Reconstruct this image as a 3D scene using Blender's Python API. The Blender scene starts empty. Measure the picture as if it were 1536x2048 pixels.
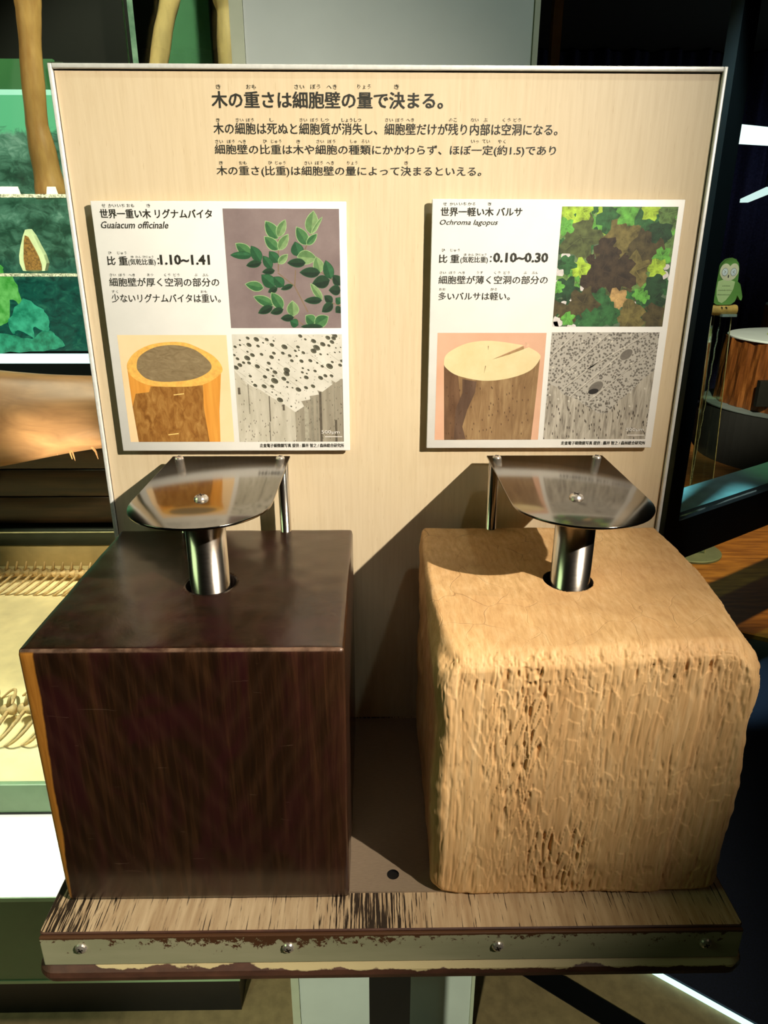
import bpy, bmesh, math, random
import numpy as np
from mathutils import Vector, Matrix, Euler
from mathutils.geometry import tessellate_polygon

# ------------------------------------------------------------------ camera, world, lights, exposure
scn = bpy.context.scene
COL = scn.collection
def lin(r, g, b, a=1.0):
    f = lambda v: ((v/255+0.055)/1.055)**2.4 if v/255 > 0.04045 else v/255/12.92
    return (f(r), f(g), f(b), a)
cam_d = bpy.data.cameras.new('camera'); cam = bpy.data.objects.new('camera', cam_d); COL.objects.link(cam)
yaw, pitch, roll = .0152, .3631, .0020
F = Vector((math.sin(yaw)*math.cos(pitch), math.cos(yaw)*math.cos(pitch), -math.sin(pitch)))
Rt = Vector((math.cos(yaw), -math.sin(yaw), 0)); U = Rt.cross(F)
R2 = Rt*math.cos(roll)+U*math.sin(roll); U2 = U*math.cos(roll)-Rt*math.sin(roll)
m = Matrix((R2, U2, -F)).transposed().to_4x4(); m.translation = Vector((-.0155, -.7305, 1.5))
cam.matrix_world = m
cam_d.sensor_fit = 'VERTICAL'; cam_d.sensor_height = 24; cam_d.sensor_width = 18
cam_d.lens = 1429.03/2048*24; cam_d.clip_start = .02; cam_d.clip_end = 60
scn.camera = cam
w = bpy.data.worlds.new('world'); scn.world = w; w.use_nodes = True
w.node_tree.nodes['Background'].inputs[0].default_value = lin(120, 130, 110)
w.node_tree.nodes['Background'].inputs[1].default_value = .04
scn.view_settings.view_transform = 'Standard'; scn.view_settings.look = 'None'
scn.view_settings.exposure = 0; scn.view_settings.gamma = 1; scn.view_settings.use_curve_mapping = False

def aim(o, t):
    o.rotation_euler = (Vector(t)-o.location).to_track_quat('-Z', 'Y').to_euler()
def spot(name, loc, tgt, watts, col, deg, blend, rad=.01):
    l = bpy.data.lights.new(name, 'SPOT'); l.energy = watts; l.color = col[:3]; l.spot_size = math.radians(deg)
    l.spot_blend = blend; l.shadow_soft_size = rad
    o = bpy.data.objects.new(name, l); COL.objects.link(o); o.location = loc; aim(o, tgt); return o
def area(name, loc, tgt, watts, col, sx, sy):
    l = bpy.data.lights.new(name, 'AREA'); l.energy = watts; l.color = col[:3]; l.shape = 'RECTANGLE'; l.size = sx; l.size_y = sy
    o = bpy.data.objects.new(name, l); COL.objects.link(o); o.location = loc; aim(o, tgt); return o
# warm exhibit spotlight, right and above the visitor
spot('exhibit_spotlight', (.944, -1.09, 2.15), (-.44, -.02, 1.25), 232, (1.0, .90, .77), 47, 1.0, .008)
# unseen fill areas added for the room's ambient light
area('ambient_fill', (-2.0, -.7, 2.2), (0, 0, 1.3), 4.8, (.68, 1.0, .52), .9, .7)
area('ambient_fill', (1.6, -1.6, 2.85), (0, 0, 1.1), 1.0, (1.0, .80, .56), .5, .5)
# lamps inside the showcase
spot('case_lamp', (-1.05, .75, 2.55), (-.95, .95, .43), 185, (1.0, .90, .68), 62, .5, .02)
spot('case_lamp', (-.80, .36, 2.3), (-.80, .40, .35), 165, (1.0, .98, .88), 30, .3, .02)
spot('case_lamp', (-1.0, .9, 1.3), (-1.0, 1.6, .47), 26, (1.0, .86, .58), 36, .8, .02)  # extra spot added to brighten the cream tray rail
spot('case_lamp', (-.62, .95, .55), (-.90, 1.30, .90), 95, (1.0, .86, .66), 30, 1.0, .02)
spot('case_lamp', (-.2, .9, 2.7), (-.50, 1.45, 2.0), 120, (1.0, .92, .70), 54, .6, .02)
spot('case_lamp', (-1.3, .8, 2.7), (-.90, 1.45, 1.9), 26, (1.0, .85, .6), 40, .6, .02)
# pillar and the woodland corner on the right
spot('low_fill_spot', (-.7, -2.3, 1.55), (.10, .24, .0), 210, (.97, 1.0, .74), 28, .6, .05)  # unseen low spot added to brighten the pillar foot and floor
spot('case_front_lamp', (-1.0, -1.6, 2.7), (-.75, .27, .2), 46, (.75, 1.0, .72), 34, .7, .05)
spot('pillar_lamp', (.5, -.6, 2.85), (0, .22, 1.95), 27, (.88, 1.0, .95), 60, .8, .03)
spot('floor_lamp_beam', (2.6, 1.4, 2.85), (1.9, 2.6, 0), 430, (1.0, .72, .28), 38, .8, .03)
spot('floor_lamp_beam', (1.3, .9, 2.85), (1.75, 1.95, 0), 60, (.55, 1.0, .35), 22, .8, .03)
spot('stump_lamp', (1.7, 1.6, 2.75), (2.7, 4.1, .72), 620, (1.0, .90, .72), 24, .7, .03)
spot('rail_fill_spot', (.6, .9, 2.6), (1.02, 1.33, .76), 280, (.5, .95, 1.0), 14, .6, .03)  # unseen teal spot added to brighten the strip on the rail
spot('sign_lamp', (1.1, 1.2, 2.8), (1.54, 2.55, 1.3), 110, (.95, 1.0, .85), 16, .6, .03)

# ------------------------------------------------------------------ printed matter coordinates
PANEL_TEXT=[[('木の重さは細胞壁の量で決まる。',-0.159,0.0478,1.611,0.0131,1,0),('き',-0.1546,-0.1502,1.6257,0.0037,0,0),('おも',-0.1278,-0.119,1.6258,0.0037,0,0),('さい',-0.0849,-0.076,1.626,0.0037,0,0),('ぼう',-0.0706,-0.0617,1.6261,0.0037,0,0),('へき',-0.0561,-0.0472,1.6261,0.0037,0,0),('りょう',-0.0287,-0.0169,1.6263,0.0037,0,0),('き',0.0039,0.0084,1.6264,0.0037,0,0)],[('木の細胞は死ぬと細胞質が消失し、細胞壁だけが残り内部は空洞になる。',-0.1593,0.1533,1.59,0.0093,0,0),('き',-0.1566,-0.1531,1.5999,0.003,0,0),('さい',-0.1388,-0.1318,1.6,0.003,0,0),('ぼう',-0.1294,-0.1224,1.6,0.003,0,0),('し',-0.1082,-0.1046,1.6001,0.003,0,0),('さい',-0.0813,-0.0743,1.6002,0.003,0,0),('ぼう',-0.0715,-0.0645,1.6002,0.003,0,0),('しつ',-0.0617,-0.0547,1.6003,0.003,0,0),('しょうしつ',-0.0433,-0.0257,1.6003,0.003,0,0),('さい',-0.0039,0.0032,1.6005,0.003,0,0),('ぼう',0.0056,0.0127,1.6005,0.003,0,0),('へき',0.0151,0.0222,1.6006,0.003,0,0),('のこ',0.0538,0.0609,1.6007,0.003,0,0),('ない',0.0738,0.0808,1.6008,0.003,0,0),('ぶ',0.0853,0.0888,1.6008,0.003,0,0),('くう',0.1028,0.1099,1.6009,0.003,0,0),('どう',0.1123,0.1194,1.6009,0.003,0,0)],[('細胞壁の比重は木や細胞の種類にかかわらず、ほぼ一定(約1.5)であり',-0.1596,0.1532,1.5725,0.0092,0,0),('さい',-0.1587,-0.1516,1.5825,0.0031,0,0),('ぼう',-0.1479,-0.1409,1.5826,0.003,0,0),('へき',-0.1379,-0.1308,1.5826,0.0031,0,0),('ひ',-0.1153,-0.1117,1.5827,0.003,0,0),('じゅう',-0.1079,-0.0985,1.5827,0.0031,0,0),('き',-0.0849,-0.0814,1.5828,0.003,0,0),('さい',-0.0667,-0.0596,1.5829,0.003,0,0),('ぼう',-0.0563,-0.0492,1.5829,0.0031,0,0),('しゅ',-0.0356,-0.0297,1.583,0.003,0,0),('るい',-0.0255,-0.0184,1.583,0.0031,0,0),('いっ',0.0748,0.0819,1.5834,0.003,0,0),('てい',0.085,0.0921,1.5834,0.0031,0,0),('やく',0.0993,0.1064,1.5834,0.0031,0,0)],[('木の重さ(比重)は細胞壁の量によって決まるといえる。',-0.1593,0.0853,1.555,0.009,0,0),('き',-0.1566,-0.153,1.5649,0.0031,0,0),('おも',-0.1383,-0.1312,1.5649,0.0031,0,0),('ひ',-0.1115,-0.108,1.565,0.0031,0,0),('じゅう',-0.1049,-0.0954,1.565,0.0031,0,0),('さい',-0.0784,-0.0712,1.5651,0.0031,0,0),('ぼう',-0.0683,-0.0612,1.5651,0.0032,0,0),('へき',-0.0581,-0.051,1.5652,0.0031,0,0),('りょう',-0.0388,-0.0293,1.5652,0.0032,0,0),('き',0.0138,0.0174,1.5654,0.0031,0,0)]]
CARD_TEXT=[[[('世界一重い木 リグナムバイタ',-0.2686,-0.1651,1.5189,0.0079,1,0),('せ',-0.2662,-0.2627,1.5283,0.0029,0,0),('かい',-0.2599,-0.2529,1.5283,0.0029,0,0),('いち',-0.2518,-0.2448,1.5283,0.003,0,0),('おも',-0.2432,-0.2362,1.5283,0.003,0,0),('き',-0.2249,-0.2214,1.5284,0.0029,0,0)],[('Guaiacum officinale',-0.269,-0.2066,1.5102,0.006,0,0.28)],[('比',-0.2674,-0.2598,1.4778,0.0077,1,0),('ひ',-0.2655,-0.2624,1.4872,0.0026,0,0),('じゅう',-0.257,-0.2483,1.4872,0.0026,0,0),('重',-0.2564,-0.2483,1.4778,0.0077,1,0),('(気乾比重)',-0.2477,-0.2219,1.4771,0.0063,0,0),('き',-0.2448,-0.2421,1.484,0.0021,0,0),('かん',-0.2404,-0.2351,1.484,0.0021,0,0),('ひ',-0.2337,-0.231,1.484,0.0021,0,0),('じゅう',-0.2304,-0.2234,1.484,0.0021,0,0),(':',-0.2198,-0.2184,1.4787,0.0054,1,0),('1.10~1.41',-0.2175,-0.1704,1.478,0.0092,2,0)],[('細胞壁が厚く空洞の部分の',-0.2681,-0.1632,1.4584,0.0078,0,0),('さい',-0.267,-0.261,1.4676,0.0025,0,0),('ぼう',-0.2582,-0.2521,1.4676,0.0025,0,0),('へき',-0.2489,-0.2429,1.4676,0.0025,0,0),('あつ',-0.2313,-0.2252,1.4677,0.0025,0,0),('くう',-0.215,-0.2089,1.4677,0.0025,0,0),('どう',-0.2064,-0.2003,1.4677,0.0025,0,0),('ぶ',-0.1863,-0.1832,1.4677,0.0025,0,0),('ぶん',-0.1788,-0.1727,1.4677,0.0025,0,0)],[('少ないリグナムバイタは重い。',-0.2678,-0.1631,1.4435,0.0079,0,0),('すく',-0.267,-0.2609,1.4523,0.0025,0,0),('おも',-0.1817,-0.1755,1.4524,0.0025,0,0)],[('走査電子顕微鏡写真 提供 : 藤井 智之 / 森林総合研究所',-0.1338,-0.0464,1.2982,0.0041,1,0)],[('500μm',-0.0694,-0.0506,1.3122,0.0043,3,0)]],[[('世界一軽い木 バルサ',0.0481,0.1241,1.5215,0.0075,1,0),('せ',0.0498,0.0534,1.5306,0.0027,0,0),('かい',0.0562,0.0632,1.5306,0.0028,0,0),('いち',0.0647,0.0718,1.5306,0.0028,0,0),('かる',0.073,0.0801,1.5306,0.0028,0,0),('き',0.0915,0.095,1.5307,0.0027,0,0)],[('Ochroma lagopus',0.0474,0.1019,1.5126,0.0058,0,0.28)],[('比',0.0476,0.0554,1.4803,0.0072,1,0),('ひ',0.0499,0.053,1.4901,0.0027,0,0),('じゅう',0.0583,0.0672,1.4902,0.0026,0,0),('重',0.0586,0.0667,1.4804,0.0071,1,0),('(気乾比重)',0.068,0.0942,1.4796,0.0063,0,0),('き',0.0711,0.0737,1.4865,0.0021,0,0),('かん',0.0754,0.0808,1.4865,0.0021,0,0),('ひ',0.0822,0.0849,1.4865,0.0021,0,0),('じゅう',0.0856,0.0927,1.4865,0.0021,0,0),(':',0.0964,0.0977,1.481,0.0054,1,0),('0.10~0.30',0.0993,0.1519,1.4806,0.0089,2,0)],[('細胞壁が薄く空洞の部分の',0.0477,0.1531,1.461,0.0075,0,0),('さい',0.0486,0.0547,1.4701,0.0024,0,0),('ぼう',0.0576,0.0637,1.4701,0.0024,0,0),('へき',0.0666,0.0727,1.4701,0.0024,0,0),('うす',0.0841,0.0903,1.4701,0.0025,0,0),('くう',0.101,0.1071,1.4701,0.0025,0,0),('どう',0.1099,0.1161,1.4701,0.0025,0,0),('ぶ',0.1293,0.1323,1.4702,0.0024,0,0),('ぶん',0.1371,0.1433,1.4702,0.0024,0,0)],[('多いバルサは軽い。',0.0481,0.1175,1.446,0.0072,0,0),('おお',0.0485,0.0547,1.4549,0.0023,0,0),('かる',0.0985,0.1047,1.4549,0.0024,0,0)],[('走査電子顕微鏡写真 提供 : 藤井 智之 / 森林総合研究所',0.1807,0.2691,1.3003,0.0039,1,0)],[('500μm',0.247,0.2656,1.3143,0.0041,3,0)]]]
PHOTO_RECTS={'plant': (-0.15505,-0.04695,1.41935,1.5275),'logl': (-0.26725,-0.16015,1.3043,1.4127),'micl': (-0.1548,-0.0465,1.3042,1.4134),'canopy': (0.16125,0.27045,1.4209,1.53),'logr': (0.04805,0.15615,1.30585,1.4148),'micr': (0.16135,0.2686,1.30635,1.4153)}
PLANT_LEAVES=[(0.459,0.759,0.364,0.898,0.101,1),(0.464,0.777,0.533,0.909,0.07,0),(0.458,0.669,0.349,0.773,0.085,1),(0.467,0.669,0.552,0.792,0.07,0),(0.453,0.567,0.385,0.65,0.078,2),(0.46,0.556,0.54,0.628,0.054,0),(0.395,0.518,0.328,0.613,0.07,2),(0.224,0.62,0.096,0.717,0.093,1),(0.224,0.62,0.045,0.624,0.054,2),(0.301,0.575,0.229,0.695,0.085,2),(0.305,0.564,0.179,0.537,0.054,3),(0.418,0.495,0.316,0.483,0.047,3),(0.75,0.799,0.779,0.979,0.109,0),(0.758,0.8,0.852,0.932,0.023,0),(0.715,0.711,0.63,0.851,0.093,1),(0.715,0.711,0.802,0.797,0.054,1),(0.64,0.617,0.612,0.729,0.101,2),(0.628,0.613,0.791,0.598,0.109,0),(0.693,0.56,0.541,0.56,0.066,3),(0.824,0.484,0.791,0.606,0.085,0),(0.819,0.48,0.646,0.48,0.078,3),(0.915,0.43,0.875,0.576,0.085,2),(0.902,0.415,0.755,0.384,0.101,3),(1.003,0.377,0.939,0.454,0.078,3),(1.002,0.33,0.901,0.33,0.078,3),(0.833,0.251,0.736,0.384,0.054,0),(0.828,0.244,0.678,0.24,0.054,3),(0.923,0.228,0.858,0.279,0.062,3),(0.926,0.212,0.834,0.145,0.07,3),(1.004,0.221,0.96,0.259,0.062,2),(1.003,0.181,0.957,0.141,0.062,3),(0.312,0.349,0.157,0.38,0.078,1),(0.41,0.364,0.307,0.456,0.101,2),(0.492,0.365,0.414,0.438,0.085,2),(0.573,0.372,0.474,0.337,0.035,3),(0.434,0.349,0.359,0.314,0.047,3),(0.394,0.204,0.226,0.274,0.078,1),(0.474,0.172,0.383,0.306,0.093,1),(0.384,0.188,0.259,0.133,0.062,3),(0.478,0.164,0.37,0.133,0.054,3),(0.569,0.109,0.567,0.235,0.101,0),(0.569,0.093,0.461,0.085,0.054,3),(0.607,0.029,0.543,0.061,0.07,2),(0.757,0.045,0.685,0.109,0.093,1),(0.765,0.029,0.882,0.101,0.101,1),(0.83,0.009,0.64,0.012,0.047,3)]
PLANT_STEMS=[[(0.448,0.476),(0.589,0.368),(0.703,0.141)],[(0.467,0.755),(0.453,0.484)],[(0.606,0.499),(0.593,0.368)],[(0.715,0.711),(0.672,0.628)],[(0.758,0.8),(0.715,0.711)],[(0.569,0.101),(0.633,0.045),(0.681,0.009)],[(0.827,0.484),(0.915,0.43),(1.003,0.368)],[(0.922,0.22),(1.0,0.196)]]
PORES=[(0.142,0.966,0.0195),(0.22,0.955,0.0281),(0.314,0.953,0.0211),(0.069,0.948,0.0109),(0.15,0.906,0.0266),(0.232,0.895,0.0187),(0.28,0.925,0.0102),(0.022,0.889,0.0172),(0.068,0.905,0.0133),(0.359,0.905,0.0234),(0.473,0.888,0.0312),(0.377,0.942,0.0109),(0.621,0.985,0.0211),(0.666,0.955,0.0141),(0.741,0.94,0.0266),(0.824,0.912,0.0273),(0.872,0.97,0.0258),(0.908,0.932,0.0234),(0.935,0.989,0.0273),(0.924,0.964,0.0234),(0.879,0.9,0.0172),(0.767,0.881,0.0344),(0.737,0.851,0.0297),(0.596,0.887,0.0195),(0.57,0.853,0.0156),(0.603,0.859,0.0102),(0.643,0.836,0.0195),(0.58,0.806,0.0133),(0.455,0.832,0.0195),(0.517,0.809,0.0195),(0.373,0.832,0.0195),(0.259,0.821,0.0187),(0.175,0.815,0.0242),(0.126,0.788,0.0312),(0.132,0.845,0.0125),(0.037,0.781,0.0187),(0.35,0.796,0.0242),(0.535,0.764,0.0195),(0.623,0.76,0.0219),(0.705,0.764,0.0211),(0.14,0.743,0.0203),(0.09,0.746,0.0172),(0.054,0.725,0.025),(0.017,0.701,0.0273),(0.321,0.741,0.0203),(0.215,0.712,0.0266),(0.416,0.772,0.0094),(0.801,0.822,0.0141),(0.866,0.821,0.0102),(0.768,0.744,0.0125),(0.813,0.713,0.0172),(0.881,0.713,0.0352),(0.907,0.752,0.0156),(0.979,0.723,0.0203),(0.995,0.761,0.0187),(0.484,0.679,0.0328),(0.481,0.644,0.0312),(0.374,0.659,0.025),(0.308,0.681,0.018),(0.342,0.694,0.0125),(0.633,0.696,0.0125),(0.685,0.679,0.0125),(0.627,0.658,0.0156),(0.745,0.67,0.018),(0.668,0.647,0.0109),(0.662,0.611,0.025),(0.795,0.607,0.0258),(0.84,0.626,0.0211),(0.897,0.626,0.0195),(0.143,0.623,0.0172),(0.279,0.617,0.0227),(0.355,0.625,0.0148),(0.367,0.58,0.0367),(0.453,0.599,0.0258),(0.487,0.567,0.0156),(0.569,0.583,0.0102),(0.184,0.538,0.0219),(0.267,0.529,0.0266),(0.341,0.529,0.0219),(0.481,0.523,0.0117),(0.53,0.516,0.0102),(0.584,0.499,0.0289),(0.656,0.516,0.0211),(0.722,0.53,0.0234),(0.157,0.571,0.0102),(0.408,0.402,0.0328),(0.511,0.341,0.0102),(0.375,0.449,0.0086),(0.338,0.475,0.0094),(0.416,0.467,0.0078),(0.609,0.608,0.0086),(0.943,0.879,0.0094),(0.986,0.884,0.0078),(0.933,0.838,0.0094),(0.977,0.842,0.0094),(0.008,0.815,0.0156)]
MIC_WALLS=[[(-0.001,0.673),(0.035,0.635),(0.101,0.549),(0.231,0.494),(0.337,0.422),(0.438,0.366),(0.546,0.286),(0.546,0.001),(0.0,0.0)],[(0.546,0.286),(0.632,0.342),(0.606,0.39),(0.694,0.406),(0.687,0.438),(0.775,0.453),(0.76,0.493),(0.807,0.477),(0.904,0.548),(0.893,0.587),(0.936,0.564),(0.996,0.603),(1.003,0.0),(0.546,0.001)]]
MIC_GROOVES=[(0.112,0.549,0.122,0.27,0),(0.303,0.438,0.313,0.197,1),(0.019,0.517,0.042,0.454,1),(0.429,0.358,0.449,0.302,1),(0.632,0.342,0.671,0.001,2),(0.694,0.422,0.72,0.001,0),(0.746,0.429,0.761,0.0,0),(0.776,0.477,0.798,0.0,1),(0.916,0.564,0.923,0.0,0),(0.921,0.212,0.94,0.0,1),(0.296,0.189,0.303,0.008,1),(0.995,0.595,1.001,0.0,1)]
LOGL={'rim': [(0.054,0.724),(0.128,0.831),(0.267,0.905),(0.428,0.935),(0.607,0.933),(0.746,0.88),(0.87,0.809),(0.935,0.717),(0.915,0.645),(0.738,0.547),(0.457,0.528),(0.225,0.548),(0.088,0.624)],'heart': [(0.146,0.724),(0.183,0.81),(0.323,0.887),(0.497,0.911),(0.66,0.884),(0.762,0.824),(0.839,0.732),(0.799,0.66),(0.64,0.595),(0.389,0.575),(0.231,0.602),(0.159,0.667)],'body': [(0.054,0.724),(0.056,0.595),(0.06,0.339),(0.078,-0.003),(0.866,-0.005),(0.881,0.3),(0.924,0.667),(0.738,0.547),(0.457,0.528),(0.225,0.548),(0.088,0.624)],'bark': [(0.253,0.533),(0.232,0.479),(0.105,0.464),(0.06,0.339),(0.078,-0.003),(0.761,-0.004),(0.734,0.338),(0.745,0.543),(0.457,0.528)]}
LOGR={'top': [(0.067,0.736),(0.101,0.82),(0.277,0.908),(0.502,0.929),(0.797,0.889),(0.512,0.76),(0.846,0.872),(0.939,0.82),(0.958,0.767),(0.874,0.659),(0.68,0.588),(0.443,0.566),(0.203,0.612),(0.09,0.682)],'body': [(0.067,0.736),(0.092,-0.002),(0.931,0.0),(0.949,0.453),(0.958,0.767),(0.874,0.659),(0.68,0.588),(0.443,0.566),(0.203,0.612),(0.09,0.682)],'crack': [(0.512,0.76),(0.672,0.828),(0.798,0.882),(0.803,0.855),(0.666,0.805)],'stain': [(0.244,0.581),(0.38,0.56),(0.369,0.454),(0.304,0.293),(0.262,0.13),(0.3,0.006),(0.185,0.006),(0.191,0.293),(0.249,0.454)],'dark': [(0.067,0.721),(0.203,0.612),(0.236,0.374),(0.21,-0.0),(0.092,-0.0)],'tick': [(0.452,0.705),(0.459,0.701),(0.444,0.631)],'tick2': [(0.468,0.885),(0.475,0.882),(0.472,0.843)]}
MICR={'left': [(0.028,0.528),(0.1,0.496),(0.154,0.433),(0.279,0.392),(0.393,0.32),(0.506,0.255),(0.605,0.246),(0.675,0.0),(-0.0,-0.0),(-0.003,0.288)],'right': [(0.515,0.246),(0.604,0.255),(0.696,0.368),(0.82,0.48),(0.89,0.567),(1.015,0.653),(0.99,0.0),(0.6,0.001)],'rays': [[(0.003,0.777),(0.227,1.0),(-0.105,1.065)],[(0.055,0.544),(0.52,0.983),(-0.109,1.065)],[(0.221,0.408),(0.638,0.785),(-0.108,1.065)],[(0.364,0.669),(0.903,0.998),(-0.097,1.065)],[(0.397,0.36),(1.007,0.877),(-0.104,1.065)],[(0.149,0.488),(0.468,0.747),(-0.11,1.065)]],'pore': [(0.711,0.804,0.075,0.05),(0.458,0.5,0.09,0.06)],'inner': [(0.442,0.46,0.05,0.026)]}
CANOPY=[(0.185,0.753,0.161,5),(0.43,0.905,0.121,4),(0.548,0.738,0.153,6),(0.758,0.646,0.153,7),(0.696,0.482,0.129,6),(0.873,0.83,0.105,3),(0.913,0.599,0.073,1),(0.878,0.498,0.081,0),(0.043,0.941,0.089,0),(0.18,0.964,0.081,0),(0.572,0.943,0.089,1),(0.738,0.921,0.097,4),(0.772,0.966,0.073,0),(0.914,0.944,0.081,2),(0.044,0.844,0.065,1),(0.202,0.497,0.081,0),(0.089,0.536,0.073,4),(0.101,0.322,0.097,3),(0.888,0.363,0.089,3),(0.888,0.242,0.097,3),(0.533,0.442,0.153,8),(0.395,0.481,0.113,8),(0.341,0.362,0.121,8),(0.566,0.234,0.089,9),(0.407,0.225,0.089,4),(0.257,0.201,0.121,7),(0.696,0.086,0.129,6),(0.497,0.103,0.097,4),(0.34,0.053,0.097,4),(0.145,0.127,0.089,7),(0.909,0.086,0.105,7),(0.801,0.258,0.048,1),(0.747,0.282,0.048,1),(0.133,0.07,0.056,1),(0.024,0.338,0.048,1),(0.023,0.159,0.065,7),(0.504,0.622,0.048,8),(0.408,0.669,0.089,8)]
GAPS=[(0.066,0.606,0.036),(0.022,0.465,0.048),(0.004,0.378,0.032),(0.235,0.33,0.028),(0.178,0.225,0.048),(0.087,0.209,0.024),(0.707,0.192,0.036),(0.465,0.607,0.04),(0.883,0.458,0.028),(0.953,0.443,0.048),(0.967,0.513,0.032),(0.002,0.003,0.065),(0.043,0.037,0.056),(0.174,-0.005,0.04),(1.015,0.419,0.032)]

# ------------------------------------------------------------------ helpers
rnd = random.Random(7)
NRM = np.random.RandomState(5)
class Nt:
    def __init__(s, name):
        s.m = bpy.data.materials.new(name); s.m.use_nodes = True; s.t = s.m.node_tree; s.n = s.t.nodes; s.l = s.t.links
        s.b = s.n['Principled BSDF']; s.out = s.n['Material Output']; s._co = None
    def node(s, typ, **kw):
        x = s.n.new(typ)
        for k, v in kw.items():
            if hasattr(x, k): setattr(x, k, v)
            else: x.inputs[k].default_value = v
        return x
    def co(s, scale=(1, 1, 1), rot=(0, 0, 0)):
        if s._co is None: s._co = s.n.new('ShaderNodeTexCoord')
        mp = s.n.new('ShaderNodeMapping'); s.l.new(s._co.outputs['Object'], mp.inputs['Vector'])
        mp.inputs['Scale'].default_value = scale; mp.inputs['Rotation'].default_value = rot
        return mp.outputs[0]
    def noise(s, scale=(1, 1, 1), sc=1, detail=4, rough=.55, rot=(0, 0, 0), dist=0):
        x = s.node('ShaderNodeTexNoise', Scale=sc, Detail=detail, Roughness=rough, Distortion=dist)
        s.l.new(s.co(scale, rot), x.inputs['Vector']); return x.outputs['Fac']
    def ramp(s, fac, stops):
        r = s.n.new('ShaderNodeValToRGB'); e = r.color_ramp.elements
        while len(e) < len(stops): e.new(.5)
        for el, (p, c) in zip(e, stops): el.position = p; el.color = c if len(c) == 4 else (*c, 1)
        s.l.new(fac, r.inputs[0]); return r.outputs[0]
    def mix(s, fac, a, b, mode='MIX'):
        x = s.n.new('ShaderNodeMix'); x.data_type = 'RGBA'; x.blend_type = mode
        for i, v in ((0, fac), (6, a), (7, b)):
            if isinstance(v, bpy.types.NodeSocket): s.l.new(v, x.inputs[i])
            else: x.inputs[i].default_value = v
        return x.outputs[2]
    def math(s, op, a, b=0.0, c=0.0, clamp=False):
        x = s.n.new('ShaderNodeMath'); x.operation = op; x.use_clamp = clamp
        for i, v in ((0, a), (1, b), (2, c)):
            if isinstance(v, bpy.types.NodeSocket): s.l.new(v, x.inputs[i])
            else: x.inputs[i].default_value = v
        return x.outputs[0]
    def axis(s, i):
        if s._co is None: s._co = s.n.new('ShaderNodeTexCoord')
        x = s.n.new('ShaderNodeSeparateXYZ'); s.l.new(s._co.outputs['Object'], x.inputs[0]); return x.outputs[i]
    def base(s, v):
        if isinstance(v, bpy.types.NodeSocket): s.l.new(v, s.b.inputs['Base Color'])
        else: s.b.inputs['Base Color'].default_value = v
    def bump(s, h, strength=.3, dist=.001):
        x = s.n.new('ShaderNodeBump'); x.inputs['Strength'].default_value = strength; x.inputs['Distance'].default_value = dist
        s.l.new(h, x.inputs['Height']); s.l.new(x.outputs[0], s.b.inputs['Normal'])
    def rm(s, rough, metal=0): s.b.inputs['Roughness'].default_value = rough; s.b.inputs['Metallic'].default_value = metal
BLACKN = (0, 0, 0, 1); WHITEN = (1, 1, 1, 1)
def simple(name, col, rough=.6, metal=0, var=.08, sc=60, bump=0, stretch=(1, 1, 1)):
    s = Nt(name); f = s.noise(stretch, sc)
    k = [(max(0, c*(1-var*2))) for c in col[:3]]; h = [min(1, c*(1+var*2)) for c in col[:3]]
    s.base(s.ramp(f, [(.3, (*k, 1)), (.7, (*h, 1))])); s.rm(rough, metal)
    if bump: s.bump(f, bump, .0008)
    return s.m
_flat = {}
def ink(col, rough=.55):
    key = (tuple(round(c, 4) for c in col[:3]), rough)
    if key not in _flat:
        _flat[key] = simple('printed_ink', col, rough, var=.09, sc=260)
    return _flat[key]
def emit(name, col, strength=1.0, col2=None, sc=8):
    s = Nt(name); s.rm(.8); s.base((0.02, .02, .02, 1)); s.b.inputs['Emission Strength'].default_value = strength
    f = s.noise((1, 1, 1), sc); s.l.new(s.ramp(f, [(.35, col), (.65, col2 or col)]), s.b.inputs['Emission Color']); return s.m
def glass(name, tint=(.93, .98, .95, 1), refl=.10, rough=.02):
    s = Nt(name); s.n.remove(s.b); tr = s.n.new('ShaderNodeBsdfTransparent'); gl = s.n.new('ShaderNodeBsdfGlossy')
    tr.inputs[0].default_value = tint; gl.inputs['Roughness'].default_value = rough; gl.inputs[0].default_value = (1, 1, 1, 1)
    lw = s.n.new('ShaderNodeLayerWeight'); lw.inputs[0].default_value = .5; mx = s.n.new('ShaderNodeMixShader')
    s.l.new(s.math('ADD', s.math('MULTIPLY', s.math('POWER', lw.outputs['Facing'], 4.0), refl*4), refl*.25, clamp=True), mx.inputs[0]); s.l.new(tr.outputs[0], mx.inputs[1]); s.l.new(gl.outputs[0], mx.inputs[2])
    s.l.new(mx.outputs[0], s.out.inputs[0]); return s.m

def obj(name, verts, faces, mats, parent=None, smooth=False, mi=None, loc=None, bevel=0, kind=None):
    """mesh given in world coordinates, stored relative to its parent (or to loc)"""
    me = bpy.data.meshes.new(name)
    base = Vector(parent['_w']) if parent is not None else Vector(loc if loc else (0, 0, 0))
    me.from_pydata([Vector(v)-base for v in verts], [], faces)
    for mt in (mats if isinstance(mats, (list, tuple)) else [mats]): me.materials.append(mt)
    if mi is not None: me.polygons.foreach_set('material_index', mi)
    if smooth: me.polygons.foreach_set('use_smooth', [True]*len(me.polygons))
    me.update()
    o = bpy.data.objects.new(name, me); COL.objects.link(o)
    if parent is not None: o.parent = parent; o['_w'] = parent['_w']
    else: o.location = base; o['_w'] = tuple(base)
    if bevel:
        b = o.modifiers.new('bevel', 'BEVEL'); b.width = bevel; b.segments = 2; b.limit_method = 'ANGLE'
        me.polygons.foreach_set('use_smooth', [True]*len(me.polygons))
    if kind: o['kind'] = kind
    return o
def tag(o, label, cat, group=None):
    o['label'] = label; o['category'] = cat
    if group: o['group'] = group
    return o
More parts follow.
